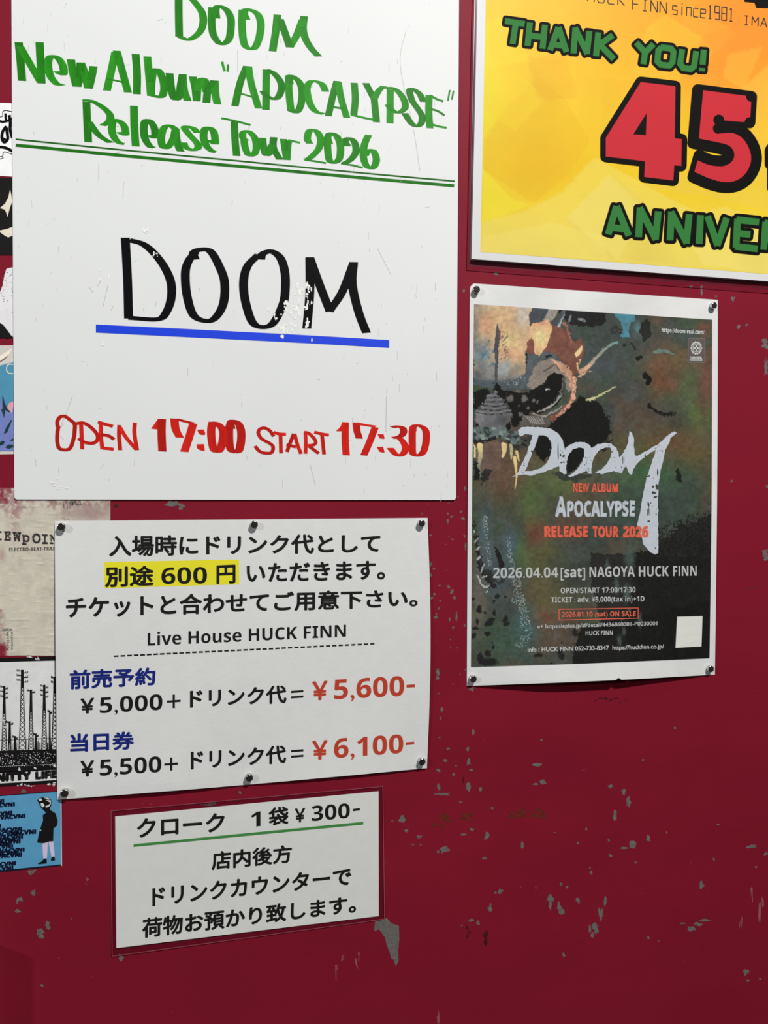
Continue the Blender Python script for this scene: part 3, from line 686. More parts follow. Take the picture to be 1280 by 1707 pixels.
LET = dict(H=[[(0,0),(0,1)],[(1,0),(1,1)],[(0,.5),(1,.5)]],U=[[(0,0),(0,.85),(.15,1),(.85,1),(1,.85),(1,0)]],C=[[(1,0),(.15,0),(0,.15),(0,.85),(.15,1),(1,1)]],K=[[(0,0),(0,1)],[(1,0),(.1,.5),(1,1)]],
 F=[[(1,0),(0,0),(0,1)],[(0,.5),(.85,.5)]],I=[[(.5,0),(.5,1)],[(.2,0),(.8,0)],[(.2,1),(.8,1)]],N=[[(0,1),(0,0),(1,1),(1,0)]],M=[[(0,1),(0,0),(.5,.6),(1,0),(1,1)]],A=[[(0,1),(.5,0),(1,1)],[(.2,.65),(.8,.65)]],G=[[(1,0),(0,0),(0,1),(1,1),(1,.55),(.6,.55)]],
 s=[[(1,.35),(0,.35),(0,.67),(1,.67),(1,1),(0,1)]],i=[[(.5,.35),(.5,1)],[(.5,.08),(.5,.16)]],n=[[(0,1),(0,.35),(1,.35),(1,1)]],c=[[(1,.35),(0,.35),(0,1),(1,1)]],e=[[(0,.67),(1,.67),(1,.35),(0,.35),(0,1),(1,1)]])
LET['1'] = [[(.2,.15),(.5,0),(.5,1)],[(.2,1),(.8,1)]]; LET['9'] = [[(1,.5),(0,.5),(0,0),(1,0),(1,1),(.1,1)]]; LET['8'] = [[(0,0),(1,0),(1,1),(0,1),(0,0)],[(0,.5),(1,.5)]]; LET[' '] = []
def techno(s, x0, y0, cw, gap, hh, slope, lw=None):
    out = []
    for k, ch in enumerate(s):
        for p in LET[ch]:
            out.append([(x0 + k * (cw + gap) + a * cw + -0.03 * b * hh, y0 + slope * (k * (cw + gap) + a * cw) + b * hh) for a, b in p])
    return out
small = techno('HUCK', 512, -47, 28, 15, 52, .12) + techno('FINN', 703, -8, 28, 11, 48, .12) + techno('since1981', 874, 4, 20, 10, 56, .12) + techno('IMAG', 1176, 66, 26, 11, 38, .12)
shapes('small_print', ORI, bars([oc(p) for p in small], .85), mat('dark_grey_ink', alb((66,60,56), 1.6), .45, .08), orp, dh=.0001, label='thin dark line of small print')
let = [[(158,90),(242,102)],[(204,96),(190,188)],[(264,96),(254,196)],[(328,106),(318,208)],[(260,152),(322,158)],[(386,116),(350,214)],[(386,116),(420,222)],[(366,190),(408,196)],
 [(450,228),(458,122),(508,226),(518,132)],[(556,138),(546,240)],[(618,150),(562,190),(622,252)],
 [(718,182),(756,224),(792,188)],[(756,222),(748,274)],[(822,202),(866,207),(877,222),(873,265),(860,280),(822,276),(808,262),(812,216),(826,202)],[(914,210),(905,272),(918,290),(950,295),(964,284),(974,218)],[(1006,212),(1001,276)],[(999,290),(998,304)]]
ann = [[(634,880),(598,1000)],[(634,880),(686,1006)],[(612,970),(672,978)],[(728,1012),(734,890),(800,1018),(812,902)],[(862,1026),(868,908),(932,1034),(944,914)],[(992,918),(986,1040)],[(1022,922),(1064,1044),(1104,930)],
 [(1242,948),(1150,938),(1144,1052),(1236,1062)],[(1148,995),(1205,1001)],[(1262,1066),(1270,952),(1340,962),(1336,1014),(1268,1006),(1340,1072)]]
bk = mat('black_print_gloss', (.005, .0045, .004), .6, .05); gr = mat('green_print_gloss', alb((60, 134, 66), 1.5), .6, .05); rd = mat('red_print_gloss', alb((212, 54, 64), 1.45), .6, .05)
four = [(737,350),(885,368),(882,590),(912,594),(910,708),(880,705),(876,770),(752,755),(755,688),(588,668),(588,588)]; hole = [(763,482),(705,573),(759,577)]
five = [(980,382),(1210,412),(1203,523),(1070,512),(1068,548)] + [tuple(q) for q in catmull([(1068,548),(1130,545),(1185,572),(1222,630),(1230,690),(1205,750),(1160,788),(1100,800),(1030,785),(960,755)], 4)[1:]] + [tuple(q) for q in catmull([(986,662),(1035,682),(1085,686),(1112,668),(1102,642),(1050,628),(960,610)], 4)]
tee = [(1290,640),(1320,600),(1360,600),(1360,640),(1400,640),(1400,700),(1360,700),(1360,800),(1300,800),(1300,700),(1290,700)]
shapes('black_outline', ORI, bars([oc(p) for p in let], 5.0) + bars([oc(p) for p in ann], 5.6) + outline(bars([oc(p) for p in let], 5.0), 4.7, True, 12) + outline(bars([oc(p) for p in ann], 5.6), 5.2, True, 12) + outline([oc(four), oc(hole), oc(five), oc(tee)], 9.2, True, 14) + [oc(hole)] + [oc(tee)], bk, orp, dh=.00012, step=4e-7, label='black outline around the lettering')
shapes('green_lettering', ORI, bars([oc(p) for p in let], 5.0) + bars([oc(p) for p in ann], 5.6), gr, orp, dh=.00034, label='green block capitals')
# figure four with its hole as a bridge cut
four_h = four[:4] + four[4:]
fourp = [[(737,350),(885,368),(882,590),(759,577),(763,482)],[(737,350),(763,482),(705,573),(588,588)],[(588,588),(705,573),(759,577),(882,590),(912,594),(910,708),(880,705),(755,688),(588,668)],[(755,688),(880,705),(876,770),(752,755)]]
shapes('red_numeral', ORI, [oc(p) for p in fourp] + [oc(five)] + [oc(tee)], rd, orp, dh=.00034, label='large red numerals')
shapes('black_lettering', ORI, [oc([(1165,-60),(1215,-60),(1222,12),(1180,8)]), oc([(1190,-80),(1240,-40),(1300,30),(1272,36),(1230,34)]), oc([(1240,-60),(1300,-60),(1300,36),(1262,32)])], bk, orp, dh=.00012, label='feet of bold black capitals at the top')

# ------------------------------------------------------------------ band poster
def dh_(x, y):
    u = (x - 782) / 412.0; v = (y - 486) / 650.0
    uc = np.clip(u, 0, 1)
    b = 0.0105 * np.clip((v - .6) / .4, 0, 1) ** 2.2 * np.sin(uc * math.pi) ** 1.1
    t = (0.0012 * np.sin(uc * math.pi) + 0.0016 * np.sin(uc * 13 + v * 20) * np.sin(uc * math.pi)) * np.clip(1 - v, 0, 1) ** 7 + 0.0004 * np.sin(uc * 23) * np.clip((v - .9) / .1, 0, 1) * np.sin(uc * math.pi)
    s = 0.0010 * np.sin(np.clip(v, 0, 1) * math.pi) * (1 - np.sin(uc * math.pi) * .4)
    return 0.0008 + b + t + s + 0.0003 * np.sin(u * 5 + v * 7)
DP = Sheet([(783.4,472),(1196.4,500),(1191.5,1124.5),(778,1143.5)], h=dh_, bow=lambda u, v: np.concatenate([2.0 * np.sin(v * math.pi) * (u - .35) + 0 * u, 1.6 * v ** 3 * np.sin(u * math.pi)], -1))
DA = Sheet([(789.9,507),(1187.1,532.9),(1182.6,1097.3),(784.9,1112.3)], h=dh_, bow=lambda u, v: np.concatenate([1.6 * np.sin(v * math.pi) * (u - .2), 1.0 * v ** 3 * np.sin(u * math.pi)], -1))
dp = thing('band_poster', 'dark green and brown band tour poster with a fanged monster face', 'poster', 985, 1134)
def dpedge(u, v, xy):
    x = xy.copy()
    k = np.hypot(xy[:, 0] - 783.4, xy[:, 1] - 472); m = (xy[:, 0] - 783.4) + (xy[:, 1] - 472) < 7
    x[m, 0] += (7 - ((xy[m, 0] - 783.4) + (xy[m, 1] - 472))) * .4; x[m, 1] += (7 - ((xy[m, 0] - 783.4) + (xy[m, 1] - 472))) * .4
    d = np.abs(xy[:, 0] - 1031); m = (v > .985) & (d < 4.5); x[m, 1] -= (4.5 - d[m]) * .9
    return x
DP.grid('paper', 190, 130, mat('poster_paper', (.69, .69, .685), .6, .18, bump=.15, bscale=150, var=.03, vscale=40), dp, edge=dpedge)
def art(x, y):
    p = Paint(x, y, (64, 68, 62))
    n1_ = fbm(x, y, 70, 3); n2_ = fbm(x, y, 55, 13); n3 = fbm(x, y, 30, 43)
    p.mix(np.clip((n1_ - .5) * 5, 0, .8), (86, 72, 60)); p.mix(np.clip((n2_ - .55) * 6, 0, .7), (62, 78, 58)); p.mix(np.clip((n3 - .6) * 5, 0, .5), (78, 84, 86))
    B = p.soft
    for a in [(1140,640,38,34,(74,96,64),.9),(1165,690,22,32,(84,110,60),.85),(1100,605,34,40,(100,74,58)),(1108,640,28,24,(104,74,58)),(1060,760,60,34,(84,84,54)),(1178,640,14,50,(104,72,62)),(1158,750,30,50,(92,82,54)),
              (1120,740,40,24,(98,76,54)),(850,800,60,42,(100,76,62)),(890,845,26,60,(78,94,58)),(868,925,34,30,(74,100,66)),(905,930,30,36,(88,88,56)),(893,885,16,24,(104,66,54)),(811,905,13,55,(74,92,98)),(846,910,12,30,(74,90,98)),
              (1080,860,70,50,(58,74,66)),(1130,830,40,40,(60,72,64)),(940,800,40,30,(84,96,60)),(985,600,60,40,(70,78,80)),(1020,560,70,40,(64,72,68)),(940,880,30,20,(96,74,60)),(900,1010,30,40,(96,86,58)),(905,1030,18,20,(104,70,56)),
              (870,1050,24,40,(66,90,92)),(830,960,24,40,(70,84,92)),(840,1070,40,30,(64,84,70)),(1080,790,60,24,(62,92,64)),(925,980,40,30,(92,88,60)),(795,1000,16,60,(100,92,84)),(960,960,40,40,(58,64,58)),(1100,620,10,20,(110,72,54)),(1130,600,40,20,(98,82,60)),(1150,560,30,12,(66,76,74)),(1175,548,12,12,(104,72,60)),(1095,525,14,20,(94,72,60))]: B(*a)
    BK = (25, 25, 24)
    p.poly([(1098,905),(1130,880),(1190,855),(1195,1120),(1060,1120),(1040,1060),(1050,1000),(1058,924)], BK, .9, 3.2); p.speck(p.inside([(1080,885),(1190,845),(1190,925),(1100,935)], 5), .5, (38,38,36), 1.5, 33); p.poly([(985,923),(1060,923),(1060,1000),(1010,1060),(985,980)], (36,36,36), .85, 1.2)
    p.poly([(965,1045),(1195,1000),(1195,1120),(950,1120)], BK, .9, 2.5)
    for a in [(1012,945,5,20),(1028,975,6,22),(1050,930,13,30),(1045,990,8,22),(1067,1035,5,18),(1040,1052,5,10),(1033,1068,6,12)]:
        p.mix(.85 * np.clip(1.6 - 1.6 * np.sqrt(((p.wx - a[0]) / a[2]) ** 2 + ((p.wy - a[1]) / a[3]) ** 2), 0, 1), (72, 86, 80))
    p.poly([(945,675),(969,663),(1000,672),(1010,690),(1017,719),(1000,747),(961,755),(925,740),(912,712),(930,690)], BK, .97, 2)
    p.poly([(965,700),(1010,690),(1018,740),(990,760)], BK, .7, 4)
    K = lambda L: cr((780, 500), 6.4, L); K2 = lambda L: cr((780, 630), 6.4, L); K3 = lambda L: cr((960, 500), 5.333, L); K8 = lambda L: cr((780, 970), 7.11, L)
    p.poly([(925,512),(1010,518),(1008,541),(985,545),(955,543),(938,530)], (34,34,34), .97, 1.2)
    p.poly(K3([(330,105),(520,125),(530,180),(480,200),(465,260),(485,330),(390,330),(420,270),(395,190),(340,150)]), (76,128,142), 1, .8)
    p.soft(1060, 549, 7, 10, (84,120,124)); p.poly(K3([(600,190),(640,160),(665,230),(665,330),(590,380),(565,260)]), (36,36,34), .95, 1)
    p.line(K3([(425,400),(490,390),(530,440)]), 3, 2, (36,36,34), .9, 1, .4); p.line(K3([(545,520),(580,510)]), 3, 2.5, BK); p.line(K3([(620,670),(650,715),(625,745)]), 5, 3, BK); p.line(K3([(650,935),(720,990),(800,1020),(830,1015),(880,1010)]), 3, 2.5, BK, .95, 1, .35)
    p.line(K3([(350,270),(400,290)]), 7, 4, (52,46,42), .8, 1, .4); p.line([(1129,785),(1133,800)], 4, 4.5, (34,34,34)); p.line(K3([(700,465),(760,452),(820,460),(870,480)]), 3.4, 1.5, (98,122,116), .9)
    # skin
    p.poly(K([(60,560),(60,900),(200,940),(700,960),(760,640),(640,540)]), (78,86,90), 1, 1)
    p.poly(K([(50,30),(690,70),(650,180),(655,290),(692,405),(650,520),(606,570),(610,700),(606,790),(540,830),(330,872),(60,840)]), (196,162,124), 1, .8)
    sk = p.inside(K([(50,30),(690,70),(650,180),(655,290),(692,405),(650,520),(606,570),(610,700),(606,790),(540,830),(330,872),(60,840)]), .8)
    def ss(x_, y_, rx, ry, col, k=1.0): p.mix(sk * k * np.exp(-((p.wx - x_) / rx) ** 2 - ((p.wy - y_) / ry) ** 2), col)
    ss(872, 522, 14, 26, (186,176,166)); ss(808, 540, 12, 16, (196,146,114)); ss(797, 505, 10, 20, (120,116,110)); ss(792, 560, 7, 60, (126,116,106)); ss(804, 592, 17, 26, (112,128,136)); ss(838, 618, 20, 10, (138,146,148)); ss(848, 566, 20, 14, (206,182,132)); ss(815, 512, 22, 8, (182,158,130))
    ss(850, 592, 18, 9, (200,158,122)); ss(843, 612, 12, 13, (150,156,156)); ss(865, 618, 14, 12, (140,128,112)); ss(812, 618, 14, 14, (122,122,124)); ss(795, 625, 12, 12, (92,92,92)); ss(890, 575, 12, 14, (200,164,124))
    p.mix(sk * np.clip((y - 621) / 14, 0, 1), (92, 98, 102))
    p.mix(sk * .8 * ((vnoise((x + y * .6) / 2.2, (y - x * .5) / 7, 8) > .72) & (np.abs(x - 812) < 14) & (y > 565) & (y < 612)), (74, 110, 128))
    p.mix(sk * .75 * ((vnoise((x + y * .7) / 1.6, (y - x * .5) / 6, 9) > .62) & (np.abs(x - 838) < 9) & (y > 552) & (y < 600)), (108, 84, 78))
    p.poly(K([(315,235),(327,300),(350,345),(340,430),(325,520),(320,700),(312,900),(288,900),(285,650),(278,520),(292,400),(303,300)]), (74,76,82), 1, .5)
    p.poly(K([(318,300),(350,345),(342,430),(322,400)]), (130,78,72), .8, .5)
    p.speck(sk * 0 + (np.exp(-((x - 855) / 18) ** 2 - ((y - 632) / 9) ** 2) > .25), .72, (134,146,150), 1.6)
    p.poly(K([(690,80),(865,90),(790,232),(700,250),(655,270),(650,180)]), (68,74,78), 1, .5)
    p.poly(K([(865,85),(975,95),(930,185),(890,225),(790,238),(835,150)]), (142,136,128), 1, .5)
    p.poly(K([(895,250),(960,290),(1030,320),(1120,440),(1200,420),(1250,520),(1210,640),(1180,780),(1110,800),(1020,680),(950,590),(880,560),(800,560),(870,420)]), (116,76,64), 1, 1)
    p.poly(K([(640,440),(680,400),(720,470),(705,580),(610,560)]), (120,76,66), 1, 1)
    p.poly(K([(604,570),(700,580),(800,555),(900,560),(1000,650),(900,620),(760,640),(700,730),(640,800),(612,720)]), (80,88,92), 1, 1)
    p.poly(K([(800,600),(880,585),(900,605),(840,620)]), (38,36,36)); p.poly(K([(615,580),(635,570),(632,700),(618,680)]), (40,40,42))
    p.poly(K([(658,290),(700,250),(790,235),(850,200),(890,230),(897,300),(870,400),(840,490),(760,600),(715,570),(700,450),(670,370)]), (208,168,126), 1, .5)
    hm = p.inside(K([(658,290),(700,250),(790,235),(850,200),(890,230),(897,300),(870,400),(840,490),(760,600),(715,570),(700,450),(670,370)]), .5)
    p.mix(hm * .9 * np.exp(-((x - 901) / 10) ** 2 - ((y - 562) / 14) ** 2), (214,204,144)); p.mix(hm * np.exp(-((x - 905) / 14) ** 2 - ((y - 538) / 7) ** 2), (204,150,122))
    p.line(K([(1030,110),(1000,220),(975,280)]), 1.6, 3, (160,166,176), 1); p.line(K([(1035,250),(1060,330),(1110,460)]), 2.2, 1.2, (150,96,90), 1, 1, .2); p.line(K([(1095,170),(1080,230)]), 2, 1.6, (110,114,118)); p.line(K([(1180,205),(1260,225)]), 1.8, 1.5, (130,134,136), 1, 1, .3)
    p.line(K([(1030,100),(960,240),(900,240)]), 3, 4, (70,74,80), .9)
    p.poly(K([(628,920),(700,730),(760,650),(900,622),(1020,680),(1100,760),(1140,850),(1125,960),(1060,980),(1035,840),(960,790),(880,820),(780,900),(700,960)]), (132,122,112), 1, 1)
    p.poly(K([(900,640),(1020,680),(1100,760),(1140,850),(1125,960),(1090,960),(1085,850),(1000,760),(930,710)]), (200,154,124), .9, 1.6)
    p.line(K([(810,760),(880,720),(930,690),(970,740)]), 1.2, 1.2, (78,72,70), .9)
    p.poly([(884,650),(905,640),(914,627),(925,621),(939,626),(942,640),(939,658),(930,674),(915,684),(898,690),(884,684),(878,668)], BK, 1, 1)
    p.line(K2([(1130,-40),(1125,130),(1090,250),(1010,350),(900,430)]), 3.4, 4.5, (122,76,64), 1); p.line(K2([(1135,0),(1125,150),(1095,260),(1030,340),(960,400)]), 3.6, 2.6, (204,156,130), 1, 1, .28)
    p.line(K2([(1020,0),(1010,120),(950,230),(860,330),(740,360)]), 2.6, 1, (88,84,80), 1, 1, .3); p.line(K2([(990,190),(930,270),(840,330),(740,355)]), 1.5, 1.0, (152,150,146), 1, 1, .2); p.line(K2([(1000,300),(900,370),(800,410),(680,380)]), 1.6, 1.2, (150,146,140), 1, 1, .2)
    p.line(K2([(835,125),(868,118)]), 1.4, 1.2, (190,190,186))
    # lower face
    p.poly(K2([(60,150),(190,110),(240,150),(170,250),(130,310),(60,340)]), BK, 1, 1.6); p.poly(K2([(280,60),(320,50),(350,120),(420,150),(600,160),(690,160),(720,340),(600,410),(560,470),(540,530),(480,520),(470,390),(440,310),(380,240),(310,150),(270,130)]), BK, 1, 1.8)
    for a in [(850,664,7,7),(874,665,6,7),(863,652,4,3),(868,690,5,4),(889,668,3,3),(896,670,1.6,4),(880,680,4,2.5),(865,676,2,2),(873,700,4,10)]:
        p.mix(np.clip(2.4 - 2.2 * np.hypot((p.wx - a[0]) / a[2], (p.wy - a[1]) / a[3]), 0, 1), (104, 98, 96))
    p.poly(K2([(590,400),(700,400),(860,430),(860,500),(700,510),(560,510)]), (88,84,80), .95, 1.2)
    for k in range(7): p.line(K2([(600 + 30 * k, 400 + 4 * k), (690 + 20 * k, 490)]), .7, .6, (176,172,164), .8, .4)
    nose = K2([(240,150),(310,150),(350,200),(400,290),(455,340),(460,420),(400,540),(330,600),(120,545),(80,480),(72,380),(130,310),(180,230)])
    nm = p.inside(nose, 1.5); p.mix(nm, (100, 100, 103)); p.mix(nm * np.exp(-((x - 800) / 8) ** 2 - ((y - 695) / 14) ** 2), (126, 126, 128)); p.mix(nm * np.exp(-((x - 840) / 9) ** 2 - ((y - 700) / 10) ** 2) * .8, (72, 72, 74))
    yy = (y - 630) * 6.4; xx = (x - 780) * 6.4
    wv = yy - 18 * np.cos((xx - 270) / 95.0)
    p.mix(.85 * nm * ((np.mod(wv + 30 * (fbm(x, y, 11, 12) - .5), 46) < 13) & (yy > 170) & (yy < 400)) * (fbm(x, y, 5, 4) > .42), (44, 44, 46)); p.mix(.6 * nm * ((np.mod(wv, 46) > 26) & (np.mod(wv, 46) < 36) & (yy < 400)) * (fbm(x, y, 4, 5) > .4), (140, 140, 142))
    p.poly(K2([(80,500),(110,480),(140,540),(120,570)]), BK); p.poly(K2([(390,500),(450,450),(460,560),(420,580)]), BK)
    tm = p.inside(K2([(60,540),(140,525),(380,540),(470,560),(560,600),(560,700),(500,720),(430,660),(330,640),(200,650),(60,670)]), 1.8); p.mix(tm, (92,106,104)); p.mix(tm * np.clip((fbm(x, y, 6, 14, 3) - .52) * 6, 0, .8), (140,152,142)); p.mix(tm * np.clip((fbm(x, y, 7, 15, 3) - .56) * 7, 0, .9), (46,50,50))
    p.poly(K2([(60,665),(200,650),(300,610),(290,660),(200,690),(120,700),(60,705)]), (34,34,36)); p.poly(K2([(60,705),(350,660),(360,850),(340,1000),(60,1000)]), (106,86,76), .85, 2)
    FG = (216, 194, 138)
    p.poly(K2([(400,650),(480,700),(560,730),(560,800),(440,720)]), (40,44,44), .9)
    p.poly(K2([(60,700),(85,750),(78,850),(60,860)]), FG, 1, .3); p.line(K2([(130,720),(132,830),(118,940),(138,1085)]), 4.8, .9, FG, 1, .2, 0, (86,104,104)); p.line(K2([(385,715),(388,780),(372,840)]), 4.6, 2.2, FG, 1, .4); p.line(K2([(455,720),(462,800),(460,860)]), 3.0, 1.4, (176,170,128), 1, .4)
    p.line(K2([(520,790),(540,880)]), 2.6, 1.2, (206,184,130), 1, .4); p.line(K2([(497,850),(512,960),(517,1060),(500,1185)]), 2.9, .6, (212,190,132), 1, .2)
    p.poly(K2([(60,860),(100,900),(110,1000),(125,1090),(60,1080)]), BK, .95, 1.4); p.poly(K2([(150,960),(200,960),(240,1010),(210,1080),(150,1150),(140,1040)]), (40,38,38), .9, 2)
    p.poly([(896,725),(912,727),(919,741),(917,760),(908,772),(897,763),(890,746)], BK, 1, 1.5); p.poly(K2([(570,620),(690,620),(640,740),(560,760)]), (62,62,58), 1, 1.5); p.speck(p.inside(K2([(570,620),(690,620),(640,740),(560,760)]), 1), .7, (30,30,30), 2.5, 5)
    p.poly(cr((850, 690), 4.267, [(400,430),(400,300),(450,240),(525,240),(530,300),(470,390)]), BK, 1, .5)
    p.poly(cr((850, 690), 4.267, [(290,415),(420,420),(600,430),(480,480),(380,470)]), (52,54,52), .9, 1.5)
    # horns
    p.line(K3([(40,640),(110,590),(200,490),(290,410),(370,375)]), 3.8, 1.6, (190,150,126), 1, .7, 0, (104,142,134)); p.line(K3([(30,680),(80,650),(140,630)]), 3, 1, (196,156,130), 1, 1, .45); p.line(K3([(25,620),(10,560)]), 1, 1, FG)
    p.line(K3([(90,893),(180,862),(270,812),(355,770)]), 1.6, .8, (190,186,138), 1, .6, 0, None); p.line(K3([(120,890),(250,830)]), 2.0, 1, (190,186,138), 1, 1, .35)
    p.poly(K([(1210,478),(1220,500),(1212,555),(1160,622),(1135,572),(1185,520)]), (216,192,144), 1, .4); p.line(K([(1190,640),(1180,680)]), 1.4, .8, (206,170,136)); p.line(K([(1180,740),(1240,750),(1290,700)]), 1.6, 2.5, (200,156,128), 1)
    # lower-left blotches
    for a in [(130,330,36,52),(245,490,60,40),(285,450,44,26),(315,370,14,40),(205,370,20,24),(110,470,26,40),(90,550,40,22),(230,610,38,28),(440,440,32,44),(455,500,44,26),(300,235,16,14),(345,170,26,34),(435,180,12,16),(70,640,30,36),(300,775,22,30),(280,720,10,10),(230,850,40,36),(240,945,120,50),(150,900,40,60),(1110,880,36,46),(1080,830,30,26),(830,870,50,26),(990,965,22,12),(1265,600,30,50),(1115,720,14,12),(65,200,16,26)]:
        p.mix(np.clip(3.2 - 3 * np.hypot((p.wx - 780 - a[0] / 7.11) / (a[2] / 7.11 + .3), (p.wy - 970 - a[1] / 7.11) / (a[3] / 7.11 + .3)), 0, 1), (34, 35, 34))
    K5 = lambda L: cr((780, 820), 5.818, L)
    p.line(K5([(265,540),(295,610),(330,720)]), 2, 4.5, (34,34,33), 1); p.line(K5([(65,300),(70,440),(90,600),(130,740),(250,920)]), 1.5, 4.5, (36,36,36), .95, 2.5)
    p.line(K5([(180,770),(300,880),(360,830)]), 4, 2, (44,44,42), .8, 2)
    for L in ([(60,480),(85,455)],[(80,560),(108,530)],[(85,660),(110,630)],[(130,780),(155,700)],[(145,830),(175,820)],[(90,820),(150,910),(205,915)],[(175,970),(190,955)],[(50,370),(62,385)]): p.line(K5(L), 1.2, 1.5, (166,170,168), 1)
    for L, w_, col in (([(170,250),(172,330),(190,500),(200,640),(210,720)], 4, (180,186,178)), ([(390,460),(400,580),(420,660),(440,720)], 4, (160,172,172)), ([(460,860),(480,950),(500,1040)], 9, (176,170,158)), ([(480,980),(500,1080),(560,1230),(560,1350),(520,1480)], 9, (150,176,180))):
        q = catmull(K5(L)); dmin = np.full(len(x), 1e9)
        for a in q: dmin = np.minimum(dmin, np.hypot(x - a[0], y - a[1]))
        p.mix(.9 * ((np.random.RandomState(3).rand(len(x)) < .17) & (dmin < w_ * (.5 + .9 * vnoise(x / 5, y / 5, 2)))), col)
    g = np.random.RandomState(1).normal(0, 2.4, len(x))[:, None]
    p.c = p.c * (1 + .26 * (fbm(x, y, 5, 101, 3) - .5)[:, None] + .16 * (fbm(x, y, 16, 105, 3) - .5)[:, None])
    return alb(np.clip(p.c * .95 + g, 6, 255))
DA.grid('printed_artwork', 420, 610, art_m, dp, thick=0.00005, dh=0.00008, col=art, label='monster face with fangs, horns and a dark eye socket')
LG = lambda L: cr((850, 690), 4.267, L)
def rough(p, j=.45, st=2.5):
    p = np.array(p, float); out = []
    for i in range(len(p)):
        a, b = p[i], p[(i + 1) % len(p)]; n = max(1, int(np.linalg.norm(b - a) / st))
        for k in range(n): out.append(a + (b - a) * k / n + np.array([random.gauss(0, j), random.gauss(0, j)]) * (1 if k else .3))
    return out
logo = [[(55,115),(80,95),(120,92),(230,95),(290,105),(345,140),(375,185),(388,240),(385,300),(365,350),(340,375),(250,410),(150,440),(90,432),(100,408),(160,405),(220,385),(265,345),(285,300),(297,250),(292,200),(270,165),(235,150),(170,150),(110,142),(75,160),(60,140)],
 [(162,146),(206,150),(190,200),(150,300),(110,400),(95,432),(60,435),(0,452),(50,430),(70,385),(110,300),(140,220)],
 [(370,270),(425,218),(470,200),(535,200),(525,246),(490,238),(450,250),(418,290),(403,340),(398,380),(402,425),(385,430),(352,405),(350,330)],
 [(520,200),(560,215),(588,250),(572,300),(556,350),(550,400),(530,412),(480,430),(430,450),(412,438),(440,425),(470,400),(505,355),(527,305),(527,246)],
 [(545,310),(590,280),(578,370),(580,425),(560,425),(545,400)],
 [(572,250),(620,215),(670,205),(725,212),(716,242),(680,238),(640,255),(605,295),(585,345),(578,400),(580,428),(552,405),(556,330)],
 [(708,208),(750,235),(770,270),(777,310),(800,300),(797,420),(750,415),(740,405),(700,415),(650,430),(606,415),(650,395),(690,355),(715,310),(722,270),(715,240)],
 [(850,122),(868,135),(882,175),(880,230),(886,290),(905,300),(940,280),(1000,245),(1060,210),(1100,175),(1130,145),(1170,125),(1190,135),(1150,165),(1100,215),(1045,250),(1000,275),(945,315),(900,358),(878,392),(866,432),(850,430),(826,370),(812,385),(796,420),(772,400),(770,320),(800,285),(822,250),(838,210)],
 [(1040,240),(1080,195),(1145,150),(1135,200),(1105,255),(1090,330),(1070,400),(1055,500),(1052,620),(1053,800),(1055,990),(1030,1000),(1000,985),(950,930),(938,880),(905,790),(925,700),(940,600),(970,460),(1000,370),(1030,290)]]
random.seed(9)
silver = mat('silver_ink', alb((176, 182, 190)), .5, .3, var=.04, vscale=200)
shapes('band_logo', DA, [rough(LG(p), .35) for p in logo], silver, dp, dh=.00022, label='pale grey jagged band logo')
specks = []
for k in range(70):
    L = random.choice([(1000,1050,300,980),(340,400,180,420),(75,130,250,430),(700,800,220,410),(1030,1100,180,330),(480,580,210,420)])
    specks.append(blob(850 + random.uniform(L[0], L[1]) / 4.267, 690 + random.uniform(L[2], L[3]) / 4.267, random.uniform(.3, 1.0), random.uniform(.3, 1.3), 7, .5))
for (x_, y_, a_, b_) in [(1020,515,9,6),(1045,520,8,14),(1025,560,12,8),(1035,590,16,6),(983,640,5,14),(985,700,3,30),(985,765,9,5),(1055,420,5,26),(340,270,3,44),(365,290,6,8),(380,345,8,5),(375,300,9,5),(800,330,3,34),(958,300,3,12),(985,445,8,5),(165,265,10,5)]:
    specks += [blob(850 + (x_ + random.gauss(0, 5)) / 4.267, 690 + (y_ + random.gauss(0, 3)) / 4.267, a_ / 4.267, b_ / 4.267, 9, .5) for _ in range(2)]
shapes('logo_speck', DA, specks, mat('dark_print', alb((52, 56, 50)), .6, .15), dp, dh=.0003, kind='stuff')
silver2 = mat('grey_text_ink', alb((172, 174, 172)), .5, .3)
coral = mat('coral_ink', alb((206, 92, 72)), .5, .3)
text('coral_print', DA, [('NEW', Q(954.8,982,805.3,820.6,805.5,820.6),'B',.03,True),('ALBUM', Q(986,1030,805.8,820.8,806.5,820.8),'B',.03,True),
 ('RELEASE', Q(907,980,877,896,877,896),'B',.04,True),('TOUR', Q(987.5,1031,877,896,877,896),'B',.04,True),('2026', Q(1038,1080.9,877,896,877,896),'B',.04,True)], coral, dp, dh=.0004, jag=.25, label='coral red distressed capitals')
text('silver_print', DA, [('A', Q(925.6,944,827.1,862,828,862),'B',.03,True),('POCALYPSE', Q(945,1058.6,835,861.6,835,861),'B',.03,True)], silver, dp, dh=.00024, jag=.3, label='pale grey album title')
